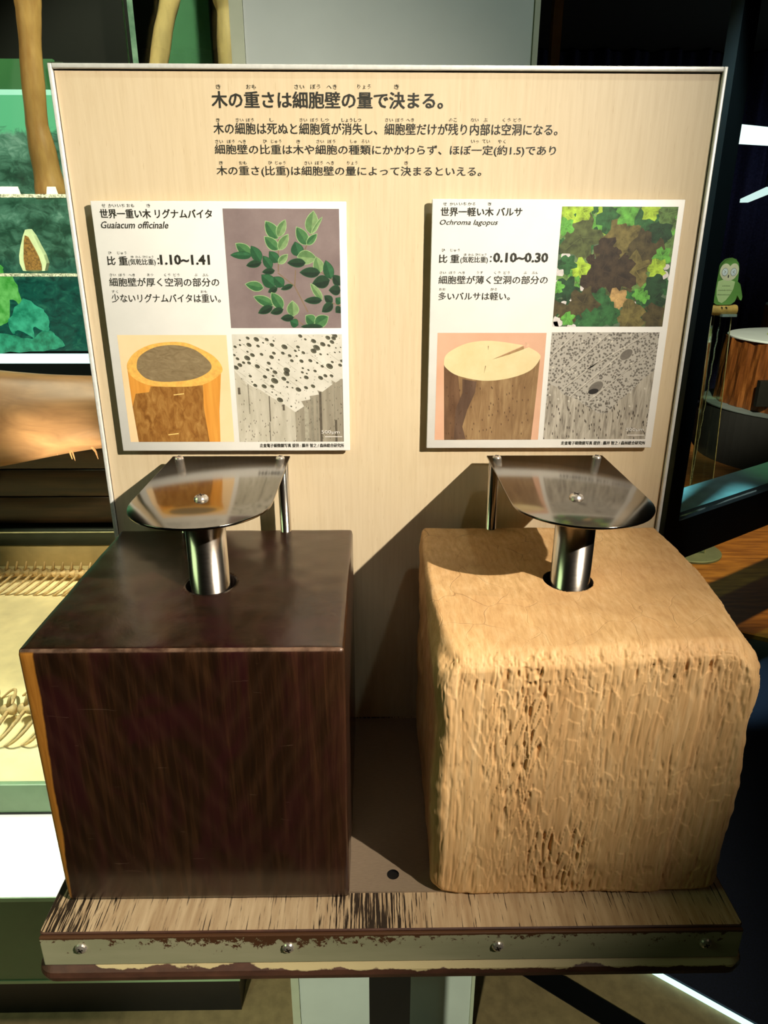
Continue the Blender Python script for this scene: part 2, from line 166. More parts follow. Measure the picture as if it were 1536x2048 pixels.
def empty(name, loc, label, cat, group=None):
    o = bpy.data.objects.new(name, None); COL.objects.link(o); o.location = loc; o['_w'] = tuple(loc); o.empty_display_size = .05
    return tag(o, label, cat, group)
class MB:
    def __init__(s): s.v = []; s.f = []; s.mi = []
    def add(s, v, f, mi=0):
        k = len(s.v); s.v += [tuple(p) for p in v]; s.f += [tuple(i+k for i in q) for q in f]; s.mi += [mi]*len(f); return s
    def box(s, x0, x1, y0, y1, z0, z1, mi=0):
        return s.add([(x0, y0, z0), (x1, y0, z0), (x1, y1, z0), (x0, y1, z0), (x0, y0, z1), (x1, y0, z1), (x1, y1, z1), (x0, y1, z1)],
                     [(3, 2, 1, 0), (4, 5, 6, 7), (0, 1, 5, 4), (1, 2, 6, 5), (2, 3, 7, 6), (3, 0, 4, 7)], mi)
    def lathe(s, c, prof, n=32, mi=0, axis=Vector((0, 0, 1))):
        """prof = [(radius, height)] along axis from point c"""
        q = Vector((0, 0, 1)).rotation_difference(axis); v = []; f = []
        for r, h in prof:
            for i in range(n):
                a = 2*math.pi*i/n; v.append(Vector(c)+q @ Vector((r*math.cos(a), r*math.sin(a), h)))
        for j in range(len(prof)-1):
            for i in range(n): f.append((j*n+i, j*n+(i+1) % n, (j+1)*n+(i+1) % n, (j+1)*n+i))
        f.append(tuple(range(n-1, -1, -1))); f.append(tuple((len(prof)-1)*n+i for i in range(n)))
        return s.add(v, f, mi)
    def tube(s, pts, rad, n=8, mi=0):
        pts = [Vector(p) for p in pts]; rad = rad if isinstance(rad, (list, tuple)) else [rad]*len(pts); v = []; f = []
        for j, p in enumerate(pts):
            t = (pts[min(j+1, len(pts)-1)]-pts[max(j-1, 0)]).normalized()
            a = t.cross(Vector((0, 1, 0.13))).normalized(); b = t.cross(a)
            for i in range(n): g = 2*math.pi*i/n; v.append(p+(a*math.cos(g)+b*math.sin(g))*rad[j])
        for j in range(len(pts)-1):
            for i in range(n): f.append((j*n+i, j*n+(i+1) % n, (j+1)*n+(i+1) % n, (j+1)*n+i))
        f.append(tuple(range(n-1, -1, -1))); f.append(tuple((len(pts)-1)*n+i for i in range(n)))
        return s.add(v, f, mi)
    def prism(s, poly, z0, z1, mi=0):
        n = len(poly); v = [(x, y, z0) for x, y in poly]+[(x, y, z1) for x, y in poly]
        return s.add(v, [tuple(range(n-1, -1, -1)), tuple(range(n, 2*n))]+[(i, (i+1) % n, n+(i+1) % n, n+i) for i in range(n)], mi)
    def slab(s, poly, y0, y1, mi=0):
        """polygon in the xz plane with thickness in y"""
        n = len(poly); v = [(x, y0, z) for x, z in poly]+[(x, y1, z) for x, z in poly]
        tri = tessellate_polygon([[Vector((x, z, 0)) for x, z in poly]])
        return s.add(v, [tuple(t) for t in tri]+[tuple(i+n for i in t) for t in tri]+[(i, (i+1) % n, n+(i+1) % n, n+i) for i in range(n)], mi)
    def flat(s, poly, y, mi=0):
        tri = tessellate_polygon([[Vector((x, z, 0)) for x, z in poly]])
        return s.add([(x, y, z) for x, z in poly], [tuple(t) for t in tri], mi)
    def make(s, name, mats, parent=None, **k): return obj(name, s.v, s.f, mats, parent, mi=s.mi, **k)
def struct(name, mb, mats, **k):
    o = mb.make(name, mats, **k); o['kind'] = 'structure'; return o
def screw(name, c, r, parent, mat, axis=Vector((0, 0, 1)), dark=None):
    mb = MB(); mb.lathe(c, [(r, 0), (r, r*.18), (r*.85, r*.42), (r*.5, r*.6), (r*.12, r*.62)], 20, 0, axis)
    q = Vector((0, 0, 1)).rotation_difference(axis)
    for a in (.4, .4+math.pi/2):
        v = [Vector(c)+q @ (Euler((0, 0, a)).to_matrix() @ Vector(p)) for p in
             [(-r*.5, -r*.1, r*.60), (r*.5, -r*.1, r*.60), (r*.5, r*.1, r*.60), (-r*.5, r*.1, r*.60),
              (-r*.5, -r*.1, r*.66), (r*.5, -r*.1, r*.66), (r*.5, r*.1, r*.66), (-r*.5, r*.1, r*.66)]]
        mb.add(v, [(3, 2, 1, 0), (4, 5, 6, 7), (0, 1, 5, 4), (1, 2, 6, 5), (2, 3, 7, 6), (3, 0, 4, 7)], 1)
    return mb.make(name, [mat, dark or mat], parent, smooth=False)

# ------------------------------------------------------------------ lettering (made while the scene is still light)
_tc = {}
def glyphs(s, bold, shear):
    k = (s, bold, shear)
    if k in _tc: return _tc[k]
    cu = bpy.data.curves.new('t', 'FONT'); cu.body = s; cu.size = 1; cu.resolution_u = 2 if len(s) > 4 else 1
    cu.shear = shear; cu.offset = (0, 0, .034, 0)[bold]; cu.fill_mode = 'FRONT'
    o = bpy.data.objects.new('t', cu); COL.objects.link(o); bpy.context.view_layer.update()
    me = o.evaluated_get(bpy.context.evaluated_depsgraph_get()).to_mesh()
    v = np.array([tuple(p.co) for p in me.vertices]); f = [tuple(p.vertices) for p in me.polygons]
    bpy.data.objects.remove(o); bpy.data.curves.remove(cu)
    _tc[k] = (v, f); return _tc[k]
def lettering(items, y, parent, mats):
    mb = MB()
    for (s, x0, x1, z0, h, bold, shear) in items:
        v, f = glyphs(s, bold, shear)
        if not len(v): continue
        a = v.min(0); b = v.max(0); sx = (x1-x0)/(b[0]-a[0]); sz = h/(b[1]-a[1])
        e = (.009, .020, 0, .012)[bold]*(sz if len(s) > 3 or bold else 0)
        for q, (du, dv_) in enumerate(((-1, -.6), (1, -.6), (1, .6), (-1, .6)) if e else ((0, 0),)):
            mb.add([(x0+(p[0]-a[0])*sx+du*e, y-q*.000004, z0+(p[1]-a[1])*sz+dv_*e) for p in v], f)
    return mb.make('lettering', mats, parent)

# ------------------------------------------------------------------ materials
def m_laminate():
    s = Nt('maple_laminate'); f = s.noise((260, 1, 14), 1, 5, .6); g = s.noise((30, 1, 2.5), 1, 3)
    c = s.ramp(f, [(.3, lin(210, 190, 154)), (.5, lin(217, 198, 163)), (.7, lin(222, 204, 170))])
    c = s.mix(s.math('MULTIPLY', g, .25), c, lin(214, 190, 146)); fl = s.noise((700, 1, 60), 1, 1)
    c = s.mix(s.ramp(fl, [(.68, BLACKN), (.76, (.35, .35, .35, 1))]), c, lin(180, 150, 105)); s.base(c); s.rm(.42); return s.m
def m_dark():
    s = Nt('dark_oiled_heartwood'); f = s.noise((190, 190, 9), 1, 6, .7, dist=.6); g = s.noise((16, 16, 7), 1, 4, .6, dist=1.5)
    c = s.ramp(f, [(.25, lin(20, 11, 6)), (.5, lin(35, 20, 10)), (.75, lin(60, 37, 20))])
    c = s.mix(s.ramp(g, [(.45, BLACKN), (.62, (.45, .45, .45, 1))]), c, lin(50, 14, 22))
    x = s.axis(0); y = s.axis(1); z = s.axis(2); nz = s.noise((1, 1, 1), 18)
    # cathedral figure: nested V shaped bands on the front
    vx = s.math('ABSOLUTE', s.math('SUBTRACT', x, .028)); w0 = s.math('ADD', s.math('MULTIPLY', vx, 1.9), s.math('MULTIPLY', z, -.9))
    w0 = s.math('ADD', w0, s.math('MULTIPLY', s.noise((12, 12, 5), 1, 4), .10)); band = s.math('PINGPONG', w0, .019)
    c = s.mix(s.ramp(s.math('MULTIPLY', band, 52), [(.35, BLACKN), (.98, (.055, .055, .055, 1))]), c, lin(104, 74, 54))
    # lighter right third and fine rubbed scratches
    c = s.mix(s.math('MULTIPLY', s.math('SUBTRACT', s.math('ADD', x, s.math('MULTIPLY', nz, .02)), .078), 7, clamp=True), c, s.ramp(f, [(.3, lin(44, 26, 14)), (.7, lin(84, 54, 34))]))
    for rot, sd in (((.2, .5, .3), 300), ((.1, -.9, .2), 260)):
        sc = s.noise((30, 30, sd), 1, 2, .5, rot, .8); c = s.mix(s.math('MULTIPLY', s.ramp(sc, [(.73, BLACKN), (.78, WHITEN)]), .16), c, lin(130, 104, 86))
    # rubbed top front edge
    e = s.math('MULTIPLY', s.math('SUBTRACT', .0020, s.math('ABSOLUTE', s.math('SUBTRACT', z, .2540))), 900, clamp=True)
    e = s.math('MULTIPLY', e, s.math('MULTIPLY', s.math('SUBTRACT', -.1176, y), 3000, clamp=True))
    c = s.mix(s.math('MULTIPLY', e, s.ramp(s.noise((90, 90, 90), 1, 3), [(.35, (.15, .15, .15, 1)), (.65, (.8, .8, .8, 1))])), c, lin(132, 104, 84))
    # sapwood along the left front corner
    lim = s.math('ADD', s.math('MULTIPLY', z, .035), s.math('MULTIPLY', nz, .006))
    edge = s.math('SUBTRACT', s.math('ADD', lim, -.1225), x); fac = s.math('MULTIPLY', edge, 700, clamp=True)
    front = s.math('MULTIPLY', s.math('SUBTRACT', .2535, z), 600, clamp=True)
    sap = s.ramp(f, [(.3, lin(138, 88, 30)), (.7, lin(172, 116, 46))])
    c = s.mix(s.math('MULTIPLY', fac, front), c, sap)
    s.base(c); s.rm(.27); s.b.inputs['Coat Weight'].default_value = .35; s.b.inputs['Coat Roughness'].default_value = .18
    s.bump(f, .25, .0006); return s.m
def m_pale():
    s = Nt('worn_balsa'); f = s.noise((230, 60, 16), 1, 6, .62, dist=.3); g = s.noise((14, 14, 6), 1, 5, .6)
    c = s.ramp(f, [(.22, lin(192, 146, 90)), (.5, lin(222, 179, 121)), (.78, lin(240, 204, 150))])
    c = s.mix(s.ramp(g, [(.38, (.5, .5, .5, 1)), (.62, BLACKN)]), c, lin(188, 142, 90))
    sp = s.noise((420, 420, 130), 1, 2); c = s.mix(s.ramp(sp, [(.70, BLACKN), (.8, (.6, .6, .6, 1))]), c, lin(120, 78, 40))
    # curved scratches left on the top by visitors
    v = s.node('ShaderNodeTexVoronoi', Scale=22.0); v.feature = 'DISTANCE_TO_EDGE'; nn = s.node('ShaderNodeTexNoise', Scale=9.0, Detail=3.0)
    s.l.new(s.co(), nn.inputs['Vector']); va = s.n.new('ShaderNodeVectorMath'); va.operation = 'MULTIPLY_ADD'
    va.inputs[1].default_value = (.12, .12, .12); s.l.new(nn.outputs['Color'], va.inputs[0]); s.l.new(s.co(), va.inputs[2]); s.l.new(va.outputs[0], v.inputs['Vector'])
    scr = s.ramp(v.outputs['Distance'], [(.0, WHITEN), (.012, BLACKN)])
    top = s.math('MULTIPLY', s.math('SUBTRACT', s.axis(2), .245), 200, clamp=True); pn = s.ramp(s.noise((1, 1, 1), 16), [(.5, BLACKN), (.6, WHITEN)])
    c = s.mix(s.math('MULTIPLY', s.math('MULTIPLY', scr, top), s.math('MULTIPLY', pn, .55)), c, lin(126, 84, 44))
    s.base(c); s.rm(.72); h = s.math('ADD', f, s.math('MULTIPLY', s.math('MULTIPLY', scr, top), -.4)); s.bump(h, .7, .0007); return s.m
def m_brushed(name='brushed_steel', rough=.13, col=(190, 182, 170)):
    s = Nt(name); f = s.noise((3, 900, 900), 1, 4, .7); s.base(s.ramp(f, [(.3, lin(*[c*.93 for c in col])), (.7, lin(*col))])); s.rm(rough, 1.0)
    s.l.new(s.math('ADD', s.math('MULTIPLY', f, .06), rough-.03), s.b.inputs['Roughness']); return s.m
def m_shelf():
    s = Nt('weathered_shelf_veneer'); f = s.noise((620, 22, 620), 1, 5, .6); a = s.noise((7, 5, 7), 1, 4, .6)
    x = s.axis(0)
    c = s.ramp(s.noise((160, 16, 160), 1, 4), [(.3, lin(170, 140, 104)), (.7, lin(208, 182, 144))])
    d1 = s.math('SUBTRACT', 1.0, s.math('MULTIPLY', s.math('ABSOLUTE', s.math('ADD', x, .018)), 17), clamp=True)
    d2 = s.math('MULTIPLY', s.math('SUBTRACT', -.222, x), 16, clamp=True)
    d3 = s.math('MULTIPLY', s.math('SUBTRACT', x, .24), 9, clamp=True)
    wear = s.math('ADD', s.math('ADD', s.math('MULTIPLY', d1, .20), s.math('MULTIPLY', d2, .15)), s.math('ADD', s.math('MULTIPLY', d3, .06), s.math('MULTIPLY', a, .12)))
    t = s.math('ADD', f, wear); c = s.mix(s.ramp(t, [(.655, BLACKN), (.70, WHITEN)]), c, lin(44, 32, 22)); s.base(c); s.rm(.5); s.bump(t, -.3, .0006); return s.m
def m_edge():
    s = Nt('chipped_brown_edge'); n = s.noise((38, 38, 90), 1, 5, .6); z = s.axis(2); x = s.axis(0)
    big = s.ramp(s.noise((5, 1, 1), 1, 2), [(.36, BLACKN), (.52, WHITEN)])
    # pale primer showing on the slope under the strip
    band = s.math('MULTIPLY', s.math('SUBTRACT', .011, s.math('ABSOLUTE', s.math('SUBTRACT', z, -.0330))), 500, clamp=True)
    lim = s.math('ADD', s.math('MULTIPLY', n, -.012), s.math('MULTIPLY', big, .007))
    fac = s.math('MULTIPLY', s.math('ADD', s.math('SUBTRACT', z, -.0395), lim), 1500, clamp=True)
    fac = s.math('MULTIPLY', fac, s.math('MULTIPLY', s.math('SUBTRACT', -.026, z), 900, clamp=True))
    fac = s.math('MULTIPLY', fac, band)
    c = s.mix(fac, s.ramp(n, [(.3, lin(58, 34, 24)), (.7, lin(92, 58, 42))]), lin(196, 178, 130)); s.base(c); s.rm(.5); s.bump(n, .3, .0008); return s.m
def m_strip():
    s = Nt('chipped_grey_paint'); n = s.noise((120, 120, 120), 1, 6, .75, (0, .7, 0)); b = s.noise((9, 9, 9), 1, 3); z = s.axis(2); x = s.axis(0)
    left = s.math('SUBTRACT', 1.0, s.math('MULTIPLY', s.math('ABSOLUTE', s.math('ADD', x, .10)), 7), clamp=True)
    up = s.math('MULTIPLY', s.math('SUBTRACT', z, -.0215), 38)          # grows towards the top edge
    t = s.math('ADD', n, s.math('ADD', s.math('MULTIPLY', up, s.math('ADD', .14, s.math('MULTIPLY', left, .30))), s.math('MULTIPLY', b, .10)))
    topl = s.math('MULTIPLY', s.math('SUBTRACT', s.math('ADD', z, s.math('MULTIPLY', n, .004)), -.0020), 2000, clamp=True)
    chip = s.math('MAXIMUM', s.ramp(t, [(.70, BLACKN), (.72, WHITEN)]), topl)
    c = s.mix(chip, s.ramp(s.noise((8, 8, 40), 1, 4), [(.3, lin(150, 150, 116)), (.7, lin(172, 168, 134))]), lin(82, 52, 30))
    s.base(c); s.rm(.5); s.bump(chip, -.4, .0005); return s.m
M = dict(
    laminate=m_laminate(), dark=m_dark(), pale=m_pale(), steel=m_brushed('brushed_steel', .13, (158, 150, 138)), tube=m_brushed('polished_steel', .20, (205, 195, 180)),
    shelf=m_shelf(), edge=m_edge(), strip=m_strip(),
    frame=simple('satin_aluminium', lin(226, 226, 218), .38, .15, .04, 200),
    screw=simple('bright_screw', lin(215, 205, 190), .22, .75, .03, 300), screwd=simple('screw_recess', lin(60, 52, 44), .5, .6, .05, 300),
    cardw=simple('white_card', lin(236, 234, 226), .45, 0, .015, 30), cardb=simple('card_edge', lin(208, 208, 196), .5, 0, .03, 60),
    ink=simple('black_print', lin(44, 44, 36), .5, 0, .08, 500), inkw=simple('white_print', lin(225, 220, 212), .5, 0, .02, 500),
    black=simple('black_metal', lin(10, 10, 12), .45, .2, .1, 50), gap=simple('dark_joint', lin(60, 48, 34), .8, 0, .1, 50),
    plate=simple('tan_metal_plate', lin(138, 120, 98), .5, 0, .06, 180, .05, (1, 8, 1)),
    hole=simple('hole_lining', lin(30, 18, 12), .8, 0, .1, 90),
    pillar=simple('pale_grey_paint', lin(188, 196, 190), .6, 0, .03, 7), pillt=simple('pillar_corner_trim', lin(176, 182, 160), .5, 0, .03, 20),
    navy=simple('dark_navy_carpet', lin(14, 18, 40), .95, 0, .2, 240, .3), tanf=simple('tan_floor', lin(150, 128, 92), .6, 0, .1, 40),
    wallm=simple('dark_wall', lin(22, 20, 22), .9, 0, .15, 12), ceil=simple('black_ceiling', lin(14, 14, 16), .9, 0, .15, 12),
    curtain=simple('navy_curtain', lin(58, 52, 98), .9, 0, .2, 60), darkgreen=simple('dark_green_lacquer', lin(66, 100, 66), .4, 0, .12, 5),
    gframe=simple('grey_green_lacquer', lin(128, 158, 122), .4, 0, .05, 12), ledge=simple('white_ledge', lin(244, 242, 232), .5, 0, .02, 9),
    sand=simple('pale_sand_bed', lin(236, 216, 166), .85, 0, .06, 14, .15), glass=glass('showcase_glass'), acryl=glass('clear_acrylic', (.90, .95, .92, 1), .28, .04),
    gedge=emit('glass_edge_glow', lin(90, 130, 92), .8, lin(150, 190, 140), 40), silver=simple('silver_highlight', lin(200, 205, 190), .25, .8, .05, 60),
    bone=simple('aged_bone', lin(196, 164, 116), .55, 0, .2, 90), trunk=simple('pale_tan_wood', lin(216, 182, 124), .5, 0, .12, 14, .2, (3, 3, .6)),
)

# ================================================================== SETTING
XL, XR, YB, YF, ZC = -2.6, 5.2, 6.4, -2.6, 3.0
struct('floor', MB().box(XL, XR, YF, YB, -.05, 0), M['tanf'])
struct('ceiling', MB().box(XL, XR, YF, YB, ZC, ZC+.05), M['ceil'])
struct('wall_back', MB().box(XL, XR, YB, YB+.05, 0, ZC), M['wallm'])
struct('wall_front', MB().box(XL, XR, YF-.05, YF, 0, ZC), M['wallm'])
struct('wall_left', MB().box(XL-.05, XL, YF, YB, 0, ZC), M['wallm'])
struct('wall_right', MB().box(XR, XR+.05, YF, YB, 0, ZC), M['wallm'])
# raised dark carpet platform on the right, edge runs diagonally and carries a light strip
d = Vector((.8, -.6)); p0 = Vector((.603, .367))
pa = p0-d*.40; pb = p0+d*3.6
ys = pa.y+.0
struct('floor.001', MB().prism([(pa.x, pa.y), (pb.x, pb.y), (XR, pb.y), (XR, YB), (pa.x, YB)][::1], .0, .012), M['navy'])
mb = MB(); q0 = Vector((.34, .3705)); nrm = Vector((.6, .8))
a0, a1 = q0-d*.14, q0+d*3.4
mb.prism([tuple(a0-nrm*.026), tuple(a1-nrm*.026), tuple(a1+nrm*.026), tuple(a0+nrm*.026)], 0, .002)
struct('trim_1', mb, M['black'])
mb = MB(); e0, e1 = p0-d*.38, p0+d*3.3; off = nrm*-.010
mb.prism([tuple(e0+off), tuple(e1+off), tuple(e1+off+nrm*.0055), tuple(e0+off+nrm*.0055)], 0, .011)
tag(mb.make('led_strip', emit('led_white', lin(200, 255, 235), 1.6), loc=(0, 0, 0)), 'thin glowing pale light strip along the edge of the dark floor step', 'light strip')
# round wooden dais
mb = MB(); cx, cy, r = 2.6, 3.7, 2.25; mb.lathe((cx, cy, .0125), [(r, 0), (r, .018), (r-.01, .0215)], 96)
s = Nt('dais_wood'); f = s.noise((6, 40, 1), 1, 5, .6, (0, 0, .5)); s.base(s.ramp(f, [(.3, lin(110, 66, 28)), (.7, lin(176, 120, 58))])); s.rm(.38)
struct('floor.002', mb, s.m)
# curtain
mb = MB(); v = []; f = []; n = 260
for i in range(n+1):
    x = .55+i/n*4.5; y = 6.18+.05*math.sin(x*22)+.03*math.sin(x*51+1)+.02*math.sin(x*9)
    v += [(x, y, .05), (x, y+.01*math.sin(x*17), 2.98)]
for i in range(n): f.append((2*i, 2*i+2, 2*i+3, 2*i+1))
mb.add(v, f); o = mb.make('curtain', M['curtain'], loc=(0, 0, 0), smooth=True)
so = o.modifiers.new('thickness', 'SOLIDIFY'); so.thickness = .004
tag(o, 'dark navy floor length curtain hanging in folds at the far right', 'curtain')
# pillar behind the sign
mb = MB(); mb.box(-.160, .167, .22, .52, 0, ZC)
pl = struct('pillar', mb, M['pillar']); tag(pl, 'pale grey square pillar standing behind the sign panel', 'pillar'); pl['kind'] = 'structure'
for x0, x1 in ((-.1755, -.1605), (.1675, .1735)):
    o = MB().box(x0, x1, .217, .52, 0, ZC).make('corner_trim', M['pillt'], pl)
mb = MB().box(.79, .83, 3.0, 3.06, .035, ZC)
struct('trim_2', mb, simple('brown_post_paint', lin(120, 78, 44), .6, 0, .1, 10))

# ================================================================== EXHIBIT STAND
T = empty('exhibit_stand', (0, -.13, 0), 'weathered wood shelf stand with chipped grey front strip under both wood blocks', 'display stand')
def ring(off, rad, z, back=.020):
    pts = []; x0, x1, y0 = -.3-off, .3+off, -.289-off
    for i in range(9): a = math.pi+math.pi/2*i/8; pts.append((x0+rad+rad*math.cos(a), y0+rad+rad*math.sin(a), z))
    for i in range(9): a = 1.5*math.pi+math.pi/2*i/8; pts.append((x1-rad+rad*math.cos(a), y0+rad+rad*math.sin(a), z))
    pts += [(x1, back, z), (x0, back, z)]; return pts
secs = [(-.004, .012, .900), (.003, .015, .9005), (.0065, .017, .904), (.0075, .017, .909), (.0062, .015, .9135), (.001, .008, .9180), (0, .004, .920), (0, .004, .952), (-.001, .003, .953)]
v = []; f = []
for s_ in secs: v += ring(*s_)
nn = 20
for j in range(len(secs)-1):
    for i in range(nn): f.append((j*nn+i, j*nn+(i+1) % nn, (j+1)*nn+(i+1) % nn, (j+1)*nn+i))
mi = [0]*len(f); f.append(tuple(range(nn-1, -1, -1))); mi.append(0); f.append(tuple((len(secs)-1)*nn+i for i in range(nn))); mi.append(1)
def part_at(name, verts, faces, mats, parent, mi, org, **k):
    """part with its own origin at org (for object space textures)"""
    me = bpy.data.meshes.new(name); me.from_pydata([Vector(p)-Vector(org) for p in verts], [], faces)
    for mt in mats: me.materials.append(mt)
    me.polygons.foreach_set('material_index', mi); me.update()
    o = bpy.data.objects.new(name, me); COL.objects.link(o)
    if parent is not None: o.parent = parent; o.location = Vector(org)-Vector(parent['_w'])
    else: o.location = org
    o['_w'] = tuple(org); return o
part_at('shelf_board', v, f, [M['edge'], M['shelf']], T, mi, (0, 0, .953))
mb = MB().box(-.2985, .2985, -.2925, -.2892, .9195, .9515)
st = part_at('front_strip', mb.v, mb.f, [M['strip']], T, mb.mi, (0, 0, .953)); st['label'] = 'grey painted front strip with chipped edges'
b = st.modifiers.new('bevel', 'BEVEL'); b.width = .0008; b.segments = 2
for x, z in ((-.2642, .9400), (-.0894, .9376), (.0891, .9366), (.2678, .9372)):
    screw('screw', (x, -.2925, z), .0052, st, M['screw'], Vector((0, -1, 0)), M['screwd'])
mb = MB(); v = []; f = []
# base plate with a round hole near its front
x0, x1, y0, y1, z1 = -.275, .275, -.2527, -.004, .9547; hx, hy, hr = .001, -.2345, .0056; n = 24
circ = [(hx+hr*math.cos(2*math.pi*i/n), hy+hr*math.sin(2*math.pi*i/n)) for i in range(n)]
sq = []
for i in range(n):
    a = 2*math.pi*i/n; c, s_ = math.cos(a), math.sin(a); k = .014/max(abs(c), abs(s_)); sq.append((hx+c*k, hy+s_*k))
v = [(x, y, z1) for x, y in circ]+[(x, y, z1) for x, y in sq]+[(x, y, .9531) for x, y in circ]
for i in range(n):
    j = (i+1) % n; f += [(i, n+i, n+j, j), (i, j, 2*n+j, 2*n+i)]
mi = [0, 1]*n
mb.add(v, f); mb.mi = mi
X0, X1, Y0, Y1 = hx-.014, hx+.014, hy-.014, hy+.014
for a, b_, c, e in ((x0, X0, y0, y1), (X1, x1, y0, y1), (X0, X1, y0, Y0), (X0, X1, Y1, y1)):
    mb.add([(a, c, z1), (b_, c, z1), (b_, e, z1), (a, e, z1)], [(0, 1, 2, 3)])
mb.add([(x0, y0, .953), (x1, y0, .953), (x1, y0, z1), (x0, y0, z1)], [(0, 1, 2, 3)])
mb.add([(hx-.013, hy-.013, .9531), (hx+.013, hy-.013, .9531), (hx+.013, hy+.013, .9531), (hx-.013, hy+.013, .9531)], [(0, 1, 2, 3)], 1)
mb.make('base_plate', [M['plate'], M['black']], T)
MB().box(-.024, .032, -.055, .001, .02, .900).make('support_post', M['black'], T)
MB().box(-.16, .168, -.20, .15, 0, .02).make('foot_plate', M['black'], T, bevel=.002)

# ================================================================== SIGN PANEL
P = empty('sign_panel', (0, .009, .953), 'tall maple laminate sign panel in thin silver frame with dark Japanese heading', 'sign')
MB().box(-.2958, .2958, 0, .016, .9535, 1.6395).make('board', M['laminate'], P)
zt = 1.6447
fr = MB(); w_ = .0036
fr.box(-.3, -.3+w_, -.0035, .019, .9535, zt); fr.box(.3-w_, .3, -.0035, .019, .9535, zt); fr.box(-.3+w_, .3-w_, -.0035, .019, zt-w_-.0004, zt)
fr.make('frame', M['frame'], P, bevel=.0007)
j = MB(); g_ = .0007
j.box(-.3+w_, -.3+w_+g_, -.0002, .002, .9535, zt-w_); j.box(.3-w_-g_, .3-w_, -.0002, .002, .9535, zt-w_); j.box(-.3+w_, .3-w_, -.0002, .002, zt-w_-.0004-g_, zt-w_-.0004)
j.make('shadow_joint', M['gap'], P)
for it in PANEL_TEXT: lettering(it, -.0004, P, M['ink'])

# ================================================================== INFO CARDS
def card(x0, x1, z0, z1, label, texts):
    c = empty('info_card', ((x0+x1)/2, -.004, z0), label, 'information card', 'white information cards on the sign panel')
    MB().box(x0, x1, -.0085, -.0052, z0, z1).make('card_face', M['cardw'], c, bevel=.0007)
    MB().box(x0+.008, x1-.008, -.0052, -.0001, z0+.008, z1-.008).make('backing_block', M['cardb'], c)
    for i, it in enumerate(texts):
        lettering(it, -.0088 if i < 6 else -.00905, c, M['inkw'] if i == 6 else M['ink'])
    return c
LC = card(-.2765, -.0402, 1.2945, 1.5338, 'left white card about the heaviest wood with leafy twig photo', CARD_TEXT[0])
RC = card(.0397, .2762, 1.2968, 1.5362, 'right white card about the lightest wood with green canopy photo', CARD_TEXT[1])
def cat(P_, k=5):
    o = []; n = len(P_)
    for i in range(n):
        a, b, c, d_ = [P_[(i+j-1) % n] for j in range(4)]
        for q in range(k):
            t = q/k; o.append(tuple(.5*(2*b[e]+(c[e]-a[e])*t+(2*a[e]-5*b[e]+4*c[e]-d_[e])*t*t+(3*b[e]-a[e]-3*c[e]+d_[e])*t**3) for e in (0, 1)))
    return o
class Print:
    """flat printed photograph: polygons in 0..1 picture coordinates, one layer above another"""
    def __init__(s, r, bg): s.x0, s.x1, s.z0, s.z1 = PHOTO_RECTS[r]; s.mb = MB(); s.m = []; s.k = 0; s.rect = r; s.full(bg)
    def mat(s, m):
        if m not in s.m: s.m.append(m)
        return s.m.index(m)
    def W(s, u, v): return (s.x0+(s.x1-s.x0)*min(1, max(0, u)), s.z0+(s.z1-s.z0)*min(1, max(0, v)))
    def poly(s, pts, m, layer):
        q = []
        for p in pts:
            p = s.W(*p)
            if not q or (abs(p[0]-q[-1][0])+abs(p[1]-q[-1][1])) > 1e-5: q.append(p)
        if len(q) > 2: s.mb.flat(q, -.00858-layer*.0000035, s.mat(m))
    def full(s, m): s.poly([(0, 0), (1, 0), (1, 1), (0, 1)], m, 0)
    def stroke(s, pts, wd, m, layer):
        for a, b in zip(pts[:-1], pts[1:]):
            dx, dy = b[0]-a[0], b[1]-a[1]; L = math.hypot(dx, dy) or 1; nx, ny = -dy/L*wd/2, dx/L*wd/2
            s.poly([(a[0]+nx, a[1]+ny), (b[0]+nx, b[1]+ny), (b[0]-nx, b[1]-ny), (a[0]-nx, a[1]-ny)], m, layer)
    def ell(s, u, v, a, b, rot, m, layer, n=14):
        c, q = math.cos(rot), math.sin(rot)
        s.poly([(u+a*math.cos(t)*c-b*math.sin(t)*q, v+a*math.cos(t)*q+b*math.sin(t)*c) for t in [2*math.pi*i/n for i in range(n)]], m, layer)
    def make(s, parent, label): o = s.mb.make('printed_photo', s.m, parent); o['label'] = label; return o
def pmat(name, stops, scale=(1, 1, 1), sc=1, detail=5, rot=(0, 0, 0), rough=.4, dist=0):
    s = Nt(name); f = s.noise(scale, sc, detail, .6, rot, dist); s.base(s.ramp(f, stops)); s.rm(rough); return s.m
